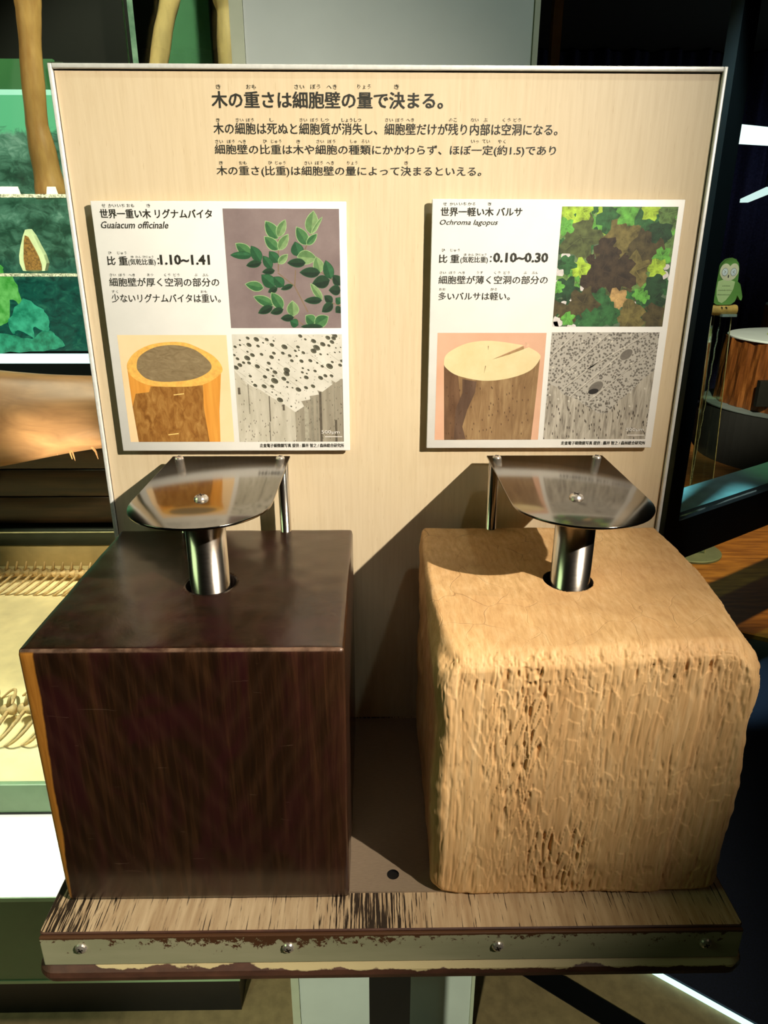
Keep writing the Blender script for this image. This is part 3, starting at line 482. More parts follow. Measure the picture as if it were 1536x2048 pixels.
# left plant
p = Print('plant', pmat('print_mauve', [(.3, lin(122, 106, 104)), (.7, lin(148, 132, 128))], sc=25))
LV = [ink(lin(122, 152, 100)), ink(lin(74, 122, 72)), ink(lin(48, 100, 62)), ink(lin(34, 62, 40))]
LD = [ink(lin(92, 128, 78)), ink(lin(52, 100, 58)), ink(lin(34, 80, 48)), ink(lin(26, 48, 32))]
LH = ink(lin(150, 178, 124)); ST = ink(lin(128, 108, 84))
for stv in PLANT_STEMS: p.stroke(stv, .010, ST, 1)
for k, (bx, by, tx, ty, wd, ci) in enumerate(PLANT_LEAVES):
    dx, dy = tx-bx, ty-by; L = math.hypot(dx, dy); ux, uy = dx/L, dy/L; nx, ny = -uy, ux; up = []; dn = []
    for i in range(1, 9):
        t = i/9; h = wd/2*math.sin(math.pi*t**.82)**.75
        up.append((bx+dx*t+nx*h, by+dy*t+ny*h)); dn.append((bx+dx*t-nx*h, by+dy*t-ny*h))
    ly = 2+k*.16
    ex = [(bx-ux*.006, by-uy*.006)]+[(a+nx*.006, b+ny*.006) for a, b in up]+[(tx+ux*.008, ty+uy*.008)]+[(a-nx*.006, b-ny*.006) for a, b in dn[::-1]]
    p.poly(ex, LH if ci < 2 else LD[2], ly)
    p.poly([(bx, by)]+up+[(tx, ty)]+dn[::-1], LV[ci], ly+.05)
    p.poly([(bx, by)]+up+[(tx, ty)], LD[ci], ly+.1)
p.make(LC, 'printed photo of a leafy twig on mauve')
# left log
p = Print('logl', pmat('print_peach', [(.3, lin(244, 208, 156)), (.7, lin(250, 218, 172))], sc=20))
p.poly(LOGL['body'], pmat('print_orange_sapwood', [(.3, lin(206, 134, 48)), (.7, lin(232, 164, 72))], (120, 1, 8)), 1)
p.poly(LOGL['bark'], pmat('print_bark', [(.25, lin(112, 70, 26)), (.45, lin(146, 98, 44)), (.6, lin(166, 120, 60)), (.8, lin(190, 146, 82))], (150, 1, 70), dist=1), 2)
p.poly(cat(LOGL['rim']), ink(lin(240, 182, 88)), 3)
p.poly(cat(LOGL['heart']), pmat('print_grey_heart', [(.3, lin(122, 104, 74)), (.7, lin(152, 134, 100))], (60, 1, 160), dist=2), 4)
for u, v_ in ((.46, .452), (.37, .07)): p.stroke([(u, v_), (u+.10, v_+.012)], .010, ink(lin(240, 200, 120)), 5)
p.make(LC, 'printed photo of a log with grey heartwood')
# left micrograph
def voro(name, scale, stops, stretch=(1, 1, 1), rot=(0, 0, 0)):
    s = Nt(name); v = s.node('ShaderNodeTexVoronoi', Scale=scale); s.l.new(s.co(stretch, rot), v.inputs['Vector'])
    n = s.noise((1, 1, 1), 90); c = s.ramp(v.outputs['Distance'], stops); c = s.mix(s.math('MULTIPLY', n, .3), c, lin(190, 184, 168)); s.base(c); s.rm(.5); return s.m
p = Print('micl', pmat('print_cream', [(.3, lin(204, 200, 184)), (.7, lin(226, 222, 208))], (60, 1, 60)))
GR = [ink(lin(140, 134, 116)), ink(lin(92, 84, 70)), ink(lin(168, 162, 142))]; DK = ink(lin(104, 102, 84)); DK2 = ink(lin(74, 72, 58)); RM = ink(lin(236, 232, 214))
p.poly(MIC_WALLS[0], pmat('print_wall_light', [(.3, lin(176, 170, 150)), (.7, lin(206, 200, 182))], (150, 1, 30)), 1)
p.poly(MIC_WALLS[1], pmat('print_wall_dark', [(.3, lin(138, 130, 112)), (.7, lin(168, 160, 140))], (200, 1, 20)), 1)
for a, b, c, e, k in MIC_GROOVES: p.poly([(a, b), (c, b), (c, e), (a, e)], GR[k], 2)
for _ in range(120):
    u, v_ = rnd.random(), rnd.random()*.42; p.ell(u, v_, .003, .010, rnd.uniform(-.3, .3), GR[1], 2.5, 6)
for _ in range(34):
    u, v_ = rnd.random(), rnd.uniform(.5, 1); p.stroke([(u, v_), (u+.10, v_-.075)], .003, GR[2], 2.6)
for u, v_, r_ in PORES:
    p.ell(u, v_, r_*1.12, r_*.80, -.5, RM, 3); p.ell(u, v_, r_, r_*.68, -.5, DK, 4); p.ell(u+r_*.15, v_+r_*.12, r_*.7, r_*.42, -.5, DK2, 5)
for _ in range(110): p.ell(rnd.random(), rnd.uniform(.45, 1), .004, .003, 0, DK2, 4, 6)
p.poly([(.82, .045), (.985, .045), (.985, .053), (.82, .053)], M['inkw'], 8)
p.make(LC, 'printed grey micrograph with large scattered pores')
# canopy
p = Print('canopy', voro('print_foliage', 60, [(.05, lin(60, 110, 40)), (.35, lin(110, 160, 60)), (.6, lin(38, 84, 44))]))
CP = [(158, 190, 56), (92, 160, 62), (92, 124, 62), (30, 66, 36), (44, 94, 48), (80, 90, 48), (108, 98, 52), (72, 64, 36), (58, 46, 30), (170, 138, 86)]
CM = [simple('canopy_ink', lin(*c), .55, var=.30, sc=150) for c in CP]; CL = [ink(lin(*[min(255, v*1.10+4) for v in c])) for c in CP]
def maple(u, v_, r_, ci, ly):
    a0 = rnd.uniform(0, 6.28); pts = []; n = 5
    for i in range(n*4):
        a = a0+2*math.pi*i/(n*4); k = (1.0, .92, .66, .88)[i % 4]*rnd.uniform(.82, 1.12); pts.append((u+r_*k*math.cos(a), v_+r_*k*math.sin(a)))
    p.poly(pts, CM[ci], ly)
    for i in range(n):
        a = a0+2*math.pi*i/n; p.stroke([(u, v_), (u+r_*.8*math.cos(a), v_+r_*.8*math.sin(a))], .004, CL[ci], ly+.05)
for k in range(260):
    u, v_ = rnd.random(), rnd.random(); dd = math.hypot(u-.48, v_-.45)
    if dd < .26: ci = rnd.choice([8, 7, 8, 5])
    elif v_ > .8: ci = rnd.choice([0, 1, 1, 4, 2])
    elif v_ < .3: ci = rnd.choice([4, 7, 5, 3, 4])
    else: ci = rnd.choice([1, 4, 3, 2, 1])
    maple(u, v_, rnd.uniform(.035, .075), ci, 1+k*.033)
for u, v_, r_ in GAPS:
    p.poly([(u+r_*rnd.uniform(.6, 1.2)*math.cos(t), v_+r_*rnd.uniform(.6, 1.2)*math.sin(t)) for t in [i*.7 for i in range(9)]], ink(lin(212, 206, 200)), 10)
for k, (u, v_, r_, ci) in enumerate(CANOPY): maple(u, v_, r_*1.25, ci, 11+k*.12)
p.make(RC, 'printed photo of green canopy leaves')
# right log
p = Print('logr', pmat('print_salmon', [(.3, lin(212, 164, 132)), (.7, lin(226, 180, 150))], sc=20))
p.poly(LOGR['body'], pmat('print_grey_bark', [(.25, lin(108, 80, 52)), (.5, lin(142, 112, 76)), (.8, lin(172, 144, 102))], (140, 1, 26), dist=.6), 1)
p.poly(LOGR['dark'], pmat('print_bark_shade', [(.3, lin(88, 62, 42)), (.7, lin(122, 92, 66))], (140, 1, 30)), 2)
p.poly(LOGR['stain'], pmat('print_bark_stain', [(.3, lin(80, 60, 46)), (.7, lin(108, 84, 66))], (120, 1, 26)), 3)
tpz = LOGR['top']; p.poly(cat(tpz[:5]+tpz[6:]), pmat('print_cream_wood', [(.3, lin(222, 202, 150)), (.7, lin(232, 214, 166))], sc=60), 4)
p.poly([tpz[5], tpz[4], (tpz[4][0]+.01, tpz[4][1]+.03), (tpz[6][0]+.01, tpz[6][1]+.03), tpz[6]], ink(lin(218, 172, 140)), 4.6); p.poly(LOGR['crack'], ink(lin(164, 130, 86)), 5.4)
for k in ('tick', 'tick2'): p.poly(LOGR[k], ink(lin(120, 84, 44)), 5)
for _ in range(60):
    u, v_ = rnd.uniform(.10, .9), rnd.uniform(.02, .52); p.ell(u, v_, .004, .012, .1, ink(lin(84, 58, 38)), 5, 6)
p.make(RC, 'printed photo of a pale topped log')
# right micrograph
p = Print('micr', voro('print_cells', 420, [(.0, lin(58, 54, 48)), (.34, lin(84, 78, 70)), (.52, lin(176, 170, 158))]))
wl = pmat('print_fibres', [(.3, lin(118, 110, 98)), (.5, lin(168, 160, 144)), (.7, lin(196, 188, 172))], (260, 1, 36), dist=.8)
p.poly(MICR['left'], wl, 1); p.poly(MICR['right'], wl, 1.6)
for a, b, c in MICR['rays']: p.stroke([a, b], .014, ink(lin(190, 184, 170)), 2); p.stroke([(a[0]+.012, a[1]), (b[0]+.012, b[1])], .004, ink(lin(120, 112, 98)), 2.2)
for u, v_, a, b in MICR['pore']: p.ell(u, v_, a, b, .65, ink(lin(176, 170, 156)), 3); p.ell(u+.004, v_-.004, a*.85, b*.8, .65, ink(lin(112, 106, 96)), 4)
for u, v_, a, b in MICR['inner']: p.ell(u, v_, a, b, .2, ink(lin(34, 30, 26)), 5)
for _ in range(90):
    u = rnd.random(); v_ = rnd.uniform(0, .36); p.ell(u, v_, .005, .016, .1, ink(lin(70, 62, 52)), 5, 6)
for _ in range(26): p.ell(rnd.random(), rnd.uniform(.3, 1), .012, .009, rnd.random()*3, ink(lin(202, 196, 180)), 5, 7)
p.poly([(.82, .035), (.985, .035), (.985, .043), (.82, .043)], M['inkw'], 8)
p.make(RC, 'printed grey micrograph with fine honeycomb cells')

# ================================================================== STOP BRACKETS
def bracket(sx, label, inner_screw_x):
    cx = .1625*sx; b = empty('stop_bracket', (cx, -.03, .9547), label, 'metal bracket', 'steel stop brackets above the wood blocks')
    hw, yb, yc, zt_, th = .0605, -.0165, -.1560, 1.2912, .0022
    out = [(cx-hw, yb), (cx-hw, yc)]
    for i in range(1, 24): a = math.pi+math.pi*i/24; out.append((cx+hw*math.cos(a), yc+hw*math.sin(a)*1.0))
    out += [(cx+hw, yc), (cx+hw, yb)]
    MB().prism(out, zt_-th, zt_).make('stop_plate', M['steel'], b, bevel=.0005)
    tb = MB(); tb.lathe((cx-.0005, -.1490, .9547), [(.0175, 0), (.0175, zt_-th-.9547)], 40); t = tb.make('guide_tube', M['tube'], b, smooth=False)
    t.data.polygons.foreach_set('use_smooth', [len(p_.vertices) == 4 for p_ in t.data.polygons])
    for xx in (cx-hw+.0075, cx+hw-.0075):
        mb = MB(); mb.lathe((xx, -.0225, .9547), [(.0058, 0), (.0058, zt_-th-.9547)], 20); q = mb.make('rear_post', M['tube'], b)
        q.data.polygons.foreach_set('use_smooth', [len(p_.vertices) == 4 for p_ in q.data.polygons])
    for xx in (cx-hw+.009, cx+hw-.009): screw('screw', (xx, -.0265, zt_), .0046, b, M['screw'], Vector((0, 0, 1)), M['screwd'])
    screw('screw', (cx-.002, -.1480, zt_), .0062, b, M['screw'], Vector((0, 0, 1)), M['screwd'])
    return b
bracket(-1, 'left steel stop plate on a tube through the dark block', 0)
bracket(1, 'right steel stop plate on a tube through the pale block', 0)

# ================================================================== WOOD BLOCKS
def lattice(shape, seed):
    return np.random.RandomState(seed).rand(*shape)
_lat = lattice((64, 64, 64), 3)
def vnoise(p):
    """value noise, p (n,3) -> 0..1"""
    i = np.floor(p).astype(int); f = p-i; f = f*f*(3-2*f); r = 0
    for dx in (0, 1):
        for dy in (0, 1):
            for dz in (0, 1):
                wgt = (f[:, 0] if dx else 1-f[:, 0])*(f[:, 1] if dy else 1-f[:, 1])*(f[:, 2] if dz else 1-f[:, 2])
                r = r+wgt*_lat[(i[:, 0]+dx) % 64, (i[:, 1]+dy) % 64, (i[:, 2]+dz) % 64]
    return r
def sm(a, b, x):
    t = np.clip((x-a)/(b-a), 0, 1); return t*t*(3-2*t)
def block(name, label, x0, x1, y0, y1, z0, z1, hole, nx, ny, nz, rad, deform, mats):
    X = np.linspace(x0, x1, nx+1); Y = np.linspace(y0, y1, ny+1); Z = np.linspace(z0, z1, nz+1); verts = []; faces = []; mi = []
    key = {}
    def grid(A, B, fn, flip, top=False):
        na, nb = len(A), len(B); ids = np.zeros((na, nb), int)
        for i in range(na):
            for j in range(nb):
                p = fn(A[i], B[j]); k = (round(p[0], 5), round(p[1], 5), round(p[2], 5))
                if k not in key: key[k] = len(verts); verts.append(p)
                ids[i, j] = key[k]
        for i in range(na-1):
            for j in range(nb-1):
                q = (ids[i, j], ids[i+1, j], ids[i+1, j+1], ids[i, j+1]); faces.append(q if not flip else q[::-1])
    grid(X, Z, lambda a, b: (a, y0, b), False); grid(X, Z, lambda a, b: (a, y1, b), True)
    grid(Y, Z, lambda a, b: (x0, a, b), True); grid(Y, Z, lambda a, b: (x1, a, b), False)
    grid(X, Y, lambda a, b: (a, b, z1), False); grid(X, Y, lambda a, b: (a, b, z0), True)
    P_ = np.array(verts); lo = np.array([x0, y0, z0]); hi = np.array([x1, y1, z1])
    R = rad(P_) if callable(rad) else np.full(len(P_), rad); R = R[:, None]
    q = np.clip(P_, lo+R, hi-R); dd = P_-q; L = np.linalg.norm(dd, axis=1, keepdims=True); n = dd/np.maximum(L, 1e-9); Q = q+n*np.minimum(R, L)
    Q = q+n*R
    Q = deform(Q, n)
    # bore
    hx, hy, hr = hole; dx = Q[:, 0]-hx; dy = Q[:, 1]-hy; rr = np.hypot(dx, dy); h = (x1-x0)/nx
    topm = (n[:, 2] > .7)
    snap = topm & (rr < hr+.55*h) & (rr >= hr-.55*h); Q[snap, 0] = hx+dx[snap]/rr[snap]*hr; Q[snap, 1] = hy+dy[snap]/rr[snap]*hr
    inn = topm & (rr < hr-.55*h)
    k = hr*.985/np.maximum(rr, 1e-6); ring_ = inn & (rr >= hr-1.6*h)
    Q[ring_, 0] = hx+dx[ring_]*k[ring_]; Q[ring_, 1] = hy+dy[ring_]*k[ring_]; Q[inn, 2] = z1-.05
    me_faces = faces; hid = inn
    mi = [1 if (hid[a] or hid[b] or hid[c] or hid[d_]) else 0 for a, b, c, d_ in me_faces]
    o = part_at(name, [tuple(p_) for p_ in Q], me_faces, mats, None, mi, ((x0+x1)/2, (y0+y1)/2, z0))
    o.data.polygons.foreach_set('use_smooth', [m_ == 0 for m_ in mi]); return tag(o, label, 'wood block')
def d_dark(Q, n):
    k = (vnoise(Q*np.array([60, 60, 20])+9)-.5)*.0006
    return Q+n*k[:, None]
block('dark_wood_block', 'dark brown polished heavy wood block with golden strip down its left edge', -.2862, -.0382, -.2595, -.0187, .955, 1.21,
      (-.1628, -.1475, .0225), 100, 98, 50, .0035, d_dark, [M['dark'], M['hole']])
def r_pale(P_):
    x, y, z = P_.T
    r = .006+.009*sm(-.20, -.26, y)*sm(1.17, 1.21, z)+.010*sm(.26, .288, x)*sm(1.15, 1.21, z)*sm(-.12, -.25, y)+.007*sm(.06, .035, x)*sm(-.22, -.26, y)+.004*sm(.26, .29, x)*sm(-.2, -.26, y)
    return r
def d_pale(Q, n):
    x, y, z = Q.T; fr = np.clip(-n[:, 1], 0, 1); tp = np.clip(n[:, 2], 0, 1); lf = np.clip(-n[:, 0], 0, 1); rt = np.clip(n[:, 0], 0, 1)
    sd = np.maximum(fr, np.maximum(lf*.3, rt))
    warp = vnoise(Q*np.array([18, 18, 18]))*.7
    a = vnoise(np.c_[x*330+warp*3, y*330, z*62+warp*4]); b = vnoise(np.c_[x*170, y*170+5, z*30+3]+warp[:, None]); c = vnoise(np.c_[x*640, y*640, z*150])
    rough = .50+.75*sm(.42, .66, vnoise(np.c_[x*20, y*20, z*11]+7))*sm(.285, .20, x)*sm(.06, .12, x)+.30*sm(1.15, 1.20, z)
    colm = vnoise(np.c_[x*230, y*230, z*9]); ph = (z*46+colm*2.6) % 1.0; mask = sm(.30, .62, vnoise(np.c_[x*60, y*60, z*26]+13))
    a2 = vnoise(np.c_[x*520+warp*5, y*520, z*95+warp*6+11]); saw = (z*58+warp*2.2+a*1.2) % 1.0
    gouge = -sm(.58, .92, a)*.0015-sm(.60, .9, a2)*.0011-sm(.66, .95, b)*.0012+(c-.5)*.0005+((ph**1.5)-.5)*.0010*mask
    k = sd*gouge*rough
    # proud slice on the right of a diagonal split
    crease = .2385+(z-1.08)*.030+(vnoise(np.c_[z*60, z*0, z*0])-.5)*.003
    k += fr*(-.0022*sm(0, .0035, x-crease)+.0012*sm(.004, .04, x-crease))
    k += fr*-.0022*sm(1.0, .96, z)*vnoise(np.c_[x*40, z*0, z*0+3])
    # undulating side and lower corners
    k += (rt+lf)*((vnoise(np.c_[z*38, y*14, z*0+1])-.5)*.0055+(vnoise(np.c_[z*110, y*40, z*0+5])-.5)*.0018)
    k += tp*((vnoise(np.c_[x*26, y*26, z*0])-.5)*.0016+(vnoise(np.c_[x*120, y*60, z*0+4])-.5)*.0007)
    Q = Q+n*k[:, None]
    # worn sloping front of the top, deeper at the left
    ybreak = -.178-.055*sm(.06, .27, x)
    s_ = np.clip(ybreak-y, 0, 1); drop = s_*.16*(1-.35*sm(.1, .28, x))
    Q[:, 2] -= drop*sm(1.16, 1.21, z)
    Q[:, 2] -= .006*sm(.255, .288, x)*sm(-.05, -.24, y)*sm(1.16, 1.21, z)
    w = sm(-.05, -.26, y)*sm(1.10, 1.21, z); Q[:, 0] += -.010*sm(.25, .289, x)*w*sm(-.0, -.22, y)*1.0*(z > 1.2)*0
    return Q
block('pale_wood_block', 'pale tan lightweight wood block with gouged worn front and rounded edges', .0335, .2905, -.2600, -.0187, .955, 1.2125,
      (.1600, -.1500, .0222), 370, 200, 320, r_pale, d_pale, [M['pale'], M['hole']])

# ================================================================== SHOWCASE ON THE LEFT
D = empty('showcase', (-1.4, .9, 0), 'long glass showcase with sand tray and dark green plinth on the left', 'display case')
xr = -.285
MB().box(-2.5, xr, .270, 1.70, .128, .350).make('plinth', M['darkgreen'], D)
MB().box(-2.5, xr-.01, .298, 1.66, 0, .128).make('toe_kick', M['black'], D)
MB().box(-2.5, xr+.001, .268, .275, .126, .134).make('plinth_edge_highlight', M['gframe'], D)  # pale strip stands for the highlight on the plinth's lower edge
MB().box(-2.5, xr, .268, .474, .3502, .356).make('ledge', M['ledge'], D)
MB().box(-2.5, xr, .266, .2678, .346, .3555).make('ledge_edge', M['gframe'], D)
MB().box(-2.5, xr, .476, .490, .3502, .432).make('tray_frame', M['gframe'], D, bevel=.002)
MB().box(-2.5, xr, .4745, .4759, .3565, .360).make('tray_joint', M['black'], D)
MB().box(-2.5, xr-.012, .492, 1.590, .3502, .418).make('sand_bed', M['sand'], D)
MB().box(-2.5, xr, 1.592, 1.62, .3502, .497).make('tray_rail', simple('cream_rail', lin(206, 178, 128), .5, 0, .1, 10), D, bevel=.004)
MB().box(-2.5, xr, 1.585, 1.60, .4985, .560).make('rear_sill', simple('dark_steel_sill', lin(58, 64, 58), .35, .4, .1, 20), D, bevel=.003)
MB().box(-2.5, xr, 1.580, 1.584, .548, .553).make('sill_highlight', M['silver'], D)  # silver strip stands for the highlight line along the sill
# back of case: four dark boards
for i in range(4):
    o = MB().box(-2.5, xr, 1.63, 1.65-.002*i, .565+.10*i, .662+.10*i).make('board', pmat('dark_board', [(.3, lin(26, 17, 10)), (.7, lin(66, 42, 24))], (3, 3, 60)), D, bevel=.003)
MB().box(-2.5, xr, 1.66, 1.70, .3505, 2.70).make('back_wall', simple('black_case_back', lin(9, 8, 6), .95, 0, .1, 9), D)
MB().box(-.600, -.470, 1.63, 1.655, .98, 2.60).make('green_panel', simple('green_board', lin(58, 110, 74), .7, 0, .06, 9), D)
MB().box(-2.5, xr-.072, .4795, .4855, .4325, 2.70).make('glass_pane', M['glass'], D)
MB().box(xr-.078, xr-.072, .486, 1.58, .4325, 2.70).make('glass_pane', M['glass'], D)
MB().box(xr-.078, xr-.0705, .477, .4790, .4325, 2.70).make('glass_edge', M['gedge'], D)  # glow is put into the material; the glass edge is no lamp
MB().box(xr-.083, xr-.0815, .4700, .4730, .4325, 2.70).make('corner_post', M['gframe'], D)
for z_, y_ in ((1.598, 1.22), (1.408, 1.30)):
    MB().box(-2.5, -.72, y_, 1.555, z_, z_+.008).make('glass_shelf', M['glass'], D)
    MB().box(-2.5, -.72, y_-.002, y_-.0002, z_, z_+.008).make('shelf_edge', simple('edge_sparkle', lin(200, 200, 180), .3, 0, .4, 240), D)  # sparkle on the glass edge is put into this strip's mottled colour
# backlit photograph
B = empty('backlit_photo', (-1.4, 1.59, 1.17), 'green backlit photo of rocks and leaves behind glass at left', 'picture')
s = Nt('backlit_rocks'); s.base((.01, .01, .01, 1)); s.rm(.5)
v = s.node('ShaderNodeTexVoronoi', Scale=1.0); s.l.new(s.co((12, 1, 22), (0, .3, 0)), v.inputs['Vector']); nz_ = s.noise((26, 1, 40), 1, 6, .65, dist=1.0); n2 = s.noise((9, 1, 12), 1, 4)
f_ = s.math('ADD', s.math('MULTIPLY', v.outputs['Distance'], .22), s.math('ADD', s.math('MULTIPLY', nz_, .55), s.math('MULTIPLY', s.noise((7, 1, 17), 1, 2, .5, (0, .35, 0)), .35)))
c = s.ramp(f_, [(.38, lin(20, 46, 34)), (.52, lin(46, 92, 66)), (.66, lin(96, 150, 116)), (.82, lin(170, 214, 178))])
c2 = s.ramp(nz_, [(.3, lin(6, 50, 46)), (.55, lin(18, 96, 78)), (.75, lin(60, 140, 104))])
zz = s.axis(2); c = s.mix(s.math('MULTIPLY', s.math('SUBTRACT', .34, s.math('ADD', zz, s.math('MULTIPLY', n2, .08))), 12, clamp=True), c, c2)
top = s.math('MULTIPLY', s.math('SUBTRACT', s.math('ADD', zz, s.math('MULTIPLY', nz_, .09)), .655), 60, clamp=True)
c = s.mix(top, c, lin(112, 216, 150)); s.l.new(c, s.b.inputs['Emission Color']); s.b.inputs['Emission Strength'].default_value = .8
MB().box(-2.4, -.915, 1.575, 1.60, 1.172, 1.880).make('picture_face', s.m, B)
MB().box(-2.4, -.918, 1.572, 1.60, 1.880, 1.893).make('picture_rim', emit('glowing_rim', lin(190, 255, 215), 1.0), B)
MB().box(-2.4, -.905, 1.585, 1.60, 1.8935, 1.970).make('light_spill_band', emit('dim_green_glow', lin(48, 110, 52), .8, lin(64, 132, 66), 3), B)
MB().box(-.912, -.872, 1.570, 1.60, 1.172, 1.96).make('picture_frame', simple('dark_green_frame', lin(48, 62, 40), .6), B)
def leaf(pts, cols, y):
    mb = MB(); mb.slab([(a+rnd.uniform(-.003, .003), c_+rnd.uniform(-.003, .003)) for a, c_ in cat(pts, 4)], y-.0015, y); o = mb.make('printed_leaf', emit('leaf_light', cols[0], .85, cols[1], 40), B); return o
def P3(px, py, Y=1.57):
    rr = F+R2*((px-768)/1429.03)-U2*((py-1024)/1429.03); t = (Y+.7305)/rr.y; return (-.0155+rr.x*t, 1.5+rr.z*t)
leaf([P3(*q) for q in ((-60, 520), (0, 530), (5, 545), (25, 555), (40, 590), (42, 610), (20, 600), (18, 640), (0, 650), (-60, 660))], (lin(70, 170, 60), lin(130, 220, 110)), 1.573)
leaf([P3(*q) for q in ((18, 640), (45, 598), (75, 612), (92, 628), (98, 660), (85, 662), (68, 655), (66, 676), (40, 660), (25, 668))], (lin(20, 140, 100), lin(70, 200, 150)), 1.572)
leaf([P3(*q) for q in ((0, 668), (30, 672), (62, 678), (90, 660), (110, 670), (127, 690), (100, 700), (40, 704), (-40, 704), (-40, 672))], (lin(20, 120, 84), lin(60, 190, 140)), 1.5735)
tag(MB().box(-2.4, -.90, 1.555, 1.60, 1.136, 1.160).make('light_tube', emit('cool_tube', lin(225, 255, 245), 1.6), loc=(0, 0, 0)), 'bright white light tube under the green backlit photo', 'lamp')
# brown log in the case
mb = MB(); n = 40; ring_n = 40; v = []; f = []
for j in range(n+1):
    t = j/n; x = -2.0+t*1.24; zc = .992+.022*sm(.6, 1., np.array([t]))[0]; r = .172-.066*float(sm(.45, 1.0, np.array([t]))[0])
    for i in range(ring_n):
        a = 2*math.pi*i/ring_n; rr = r*(1+.03*math.sin(3*a+t*4)+.02*math.sin(7*a+t*9)); v.append((x, 1.40+rr*math.cos(a)*.8, zc+rr*math.sin(a)))
for j in range(n):
    for i in range(ring_n): f.append((j*ring_n+i, j*ring_n+(i+1) % ring_n, (j+1)*ring_n+(i+1) % ring_n, (j+1)*ring_n+i))
f.append(tuple(range(ring_n))); f.append(tuple(n*ring_n+i for i in range(ring_n-1, -1, -1)))
lg = empty('log', (-1.43, 1.40, .82), 'thick brown tapering log with splintered end lying inside the showcase', 'log')
obj('trunk', v, f, pmat('brown_log', [(.3, lin(104, 72, 46)), (.7, lin(156, 114, 78))], (4, 10, 14), dist=.8, rough=.45), lg, smooth=True)
sp = MB()
for x, l_ in ((-.865, .03), (-.935, .035), (-.943, .03), (-.985, .018)):
    sp.tube([(x, 1.36, .925), (x+.012, 1.36, .915-l_*.4), (x+.016, 1.36, .910-l_)], [.006, .003, .001], 5)
sp.make('splinters', simple('splinter_wood', lin(150, 106, 66), .7, 0, .2, 80), lg, kind='stuff')
MB().box(-1.9, -1.86, 1.45, 1.628, .95, .98).make('log_support', M['black'], lg)
MB().box(-1.2, -1.17, 1.45, 1.628, .95, .98).make('log_support', M['black'], lg)
# three upright trunks, the first a glass reflection built solid
def trunk(name, pts, rads, label, mat):
    mb = MB(); P_ = [Vector(q) for q in pts]; fine = []; fr_ = []
    for a in range(len(P_)-1):
        for i in range(6):
            t = i/6; fine.append(P_[a].lerp(P_[a+1], t)); fr_.append((rads[a]*(1-t)+rads[a+1]*t)*(1+.04*math.sin(a*5+i)))
    fine.append(P_[-1]); fr_.append(rads[-1]); mb.tube(fine, fr_, 18); o = mb.make(name, mat, loc=tuple(pts[0]), smooth=True); return tag(o, label, 'tree trunk')
tm2 = pmat('reflected_trunk', [(.3, lin(150, 104, 58)), (.7, lin(196, 150, 92))], (30, 30, 8))
trunk('trunk_specimen', [(-.893, 1.42, 1.6065), (-.898, 1.42, 1.68), (-.906, 1.42, 1.785), (-.896, 1.42, 1.93), (-.884, 1.42, 2.04), (-.878, 1.42, 2.12), (-.870, 1.42, 2.4)], [.042, .036, .029, .027, .029, .040, .045], 'glass reflection built solid as a reddish trunk with flared foot in front of the green photo', tm2)
trunk('trunk_specimen', [(-.56, 1.535, .4185), (-.58, 1.50, 1.2), (-.576, 1.42, 1.90), (-.549, 1.42, 2.0), (-.522, 1.42, 2.075), (-.500, 1.42, 2.5)], [.034, .028, .024, .023, .024, .028], 'pale tan leaning trunk just above the left top of the sign', M['trunk'])
trunk('trunk_specimen', [(-.400, 1.42, .4185), (-.388, 1.42, 1.93), (-.386, 1.42, 2.04), (-.388, 1.42, 2.075), (-.388, 1.42, 2.5)], [.034, .028, .024, .031, .030], 'amber straight trunk beside the pillar edge behind the sign', M['trunk'])
# two small labels and the pear-shaped specimen on the glass shelves
for x0, x1, lb in ((-1.02, -.896, 'wide white label tag on the upper glass shelf'), (-.832, -.803, 'small white label tag by the foot of the reddish trunk')):
    tg = MB(); tg.slab([(x0, 1.6065), (x1, 1.6065), (x1-.004, 1.624), (x0+.004, 1.624)], 1.235, 1.237)
    tag(tg.make('label_tag', M['ledge'], loc=((x0+x1)/2, 1.236, 1.6065)), lb, 'label', 'label tags on the glass shelf')
ps = empty('fruit_specimen', (-.957, 1.38, 1.4165), 'pear shaped half fruit with cream rim and brown core on lower glass shelf', 'specimen')
def pear(k): return [(-.957+k*w__*1.0, 1.4175+.060-(.060*k)+(h_)*k) for w__, h_ in ((-.030, .002), (-.036, .022), (-.034, .042), (-.026, .065), (-.016, .090), (-.006, .108), (.004, .110), (.014, .094), (.024, .068), (.034, .044), (.038, .022), (.030, .002), (0, -.001))]
MB().slab(pear(1.0), 1.376, 1.396).make('rim', simple('cream_pith', lin(214, 220, 184), .6, 0, .06, 60), ps)
MB().slab([(-.957+q_, 1.4175+h_) for q_, h_ in ((-.021, .004), (-.022, .030), (-.018, .055), (-.013, .080), (-.008, .094), (0, .090), (.012, .062), (.020, .040), (.024, .018), (.022, .004))], 1.373, 1.3758).make('core', simple('brown_core', lin(140, 96, 46), .8, 0, .3, 200), ps)
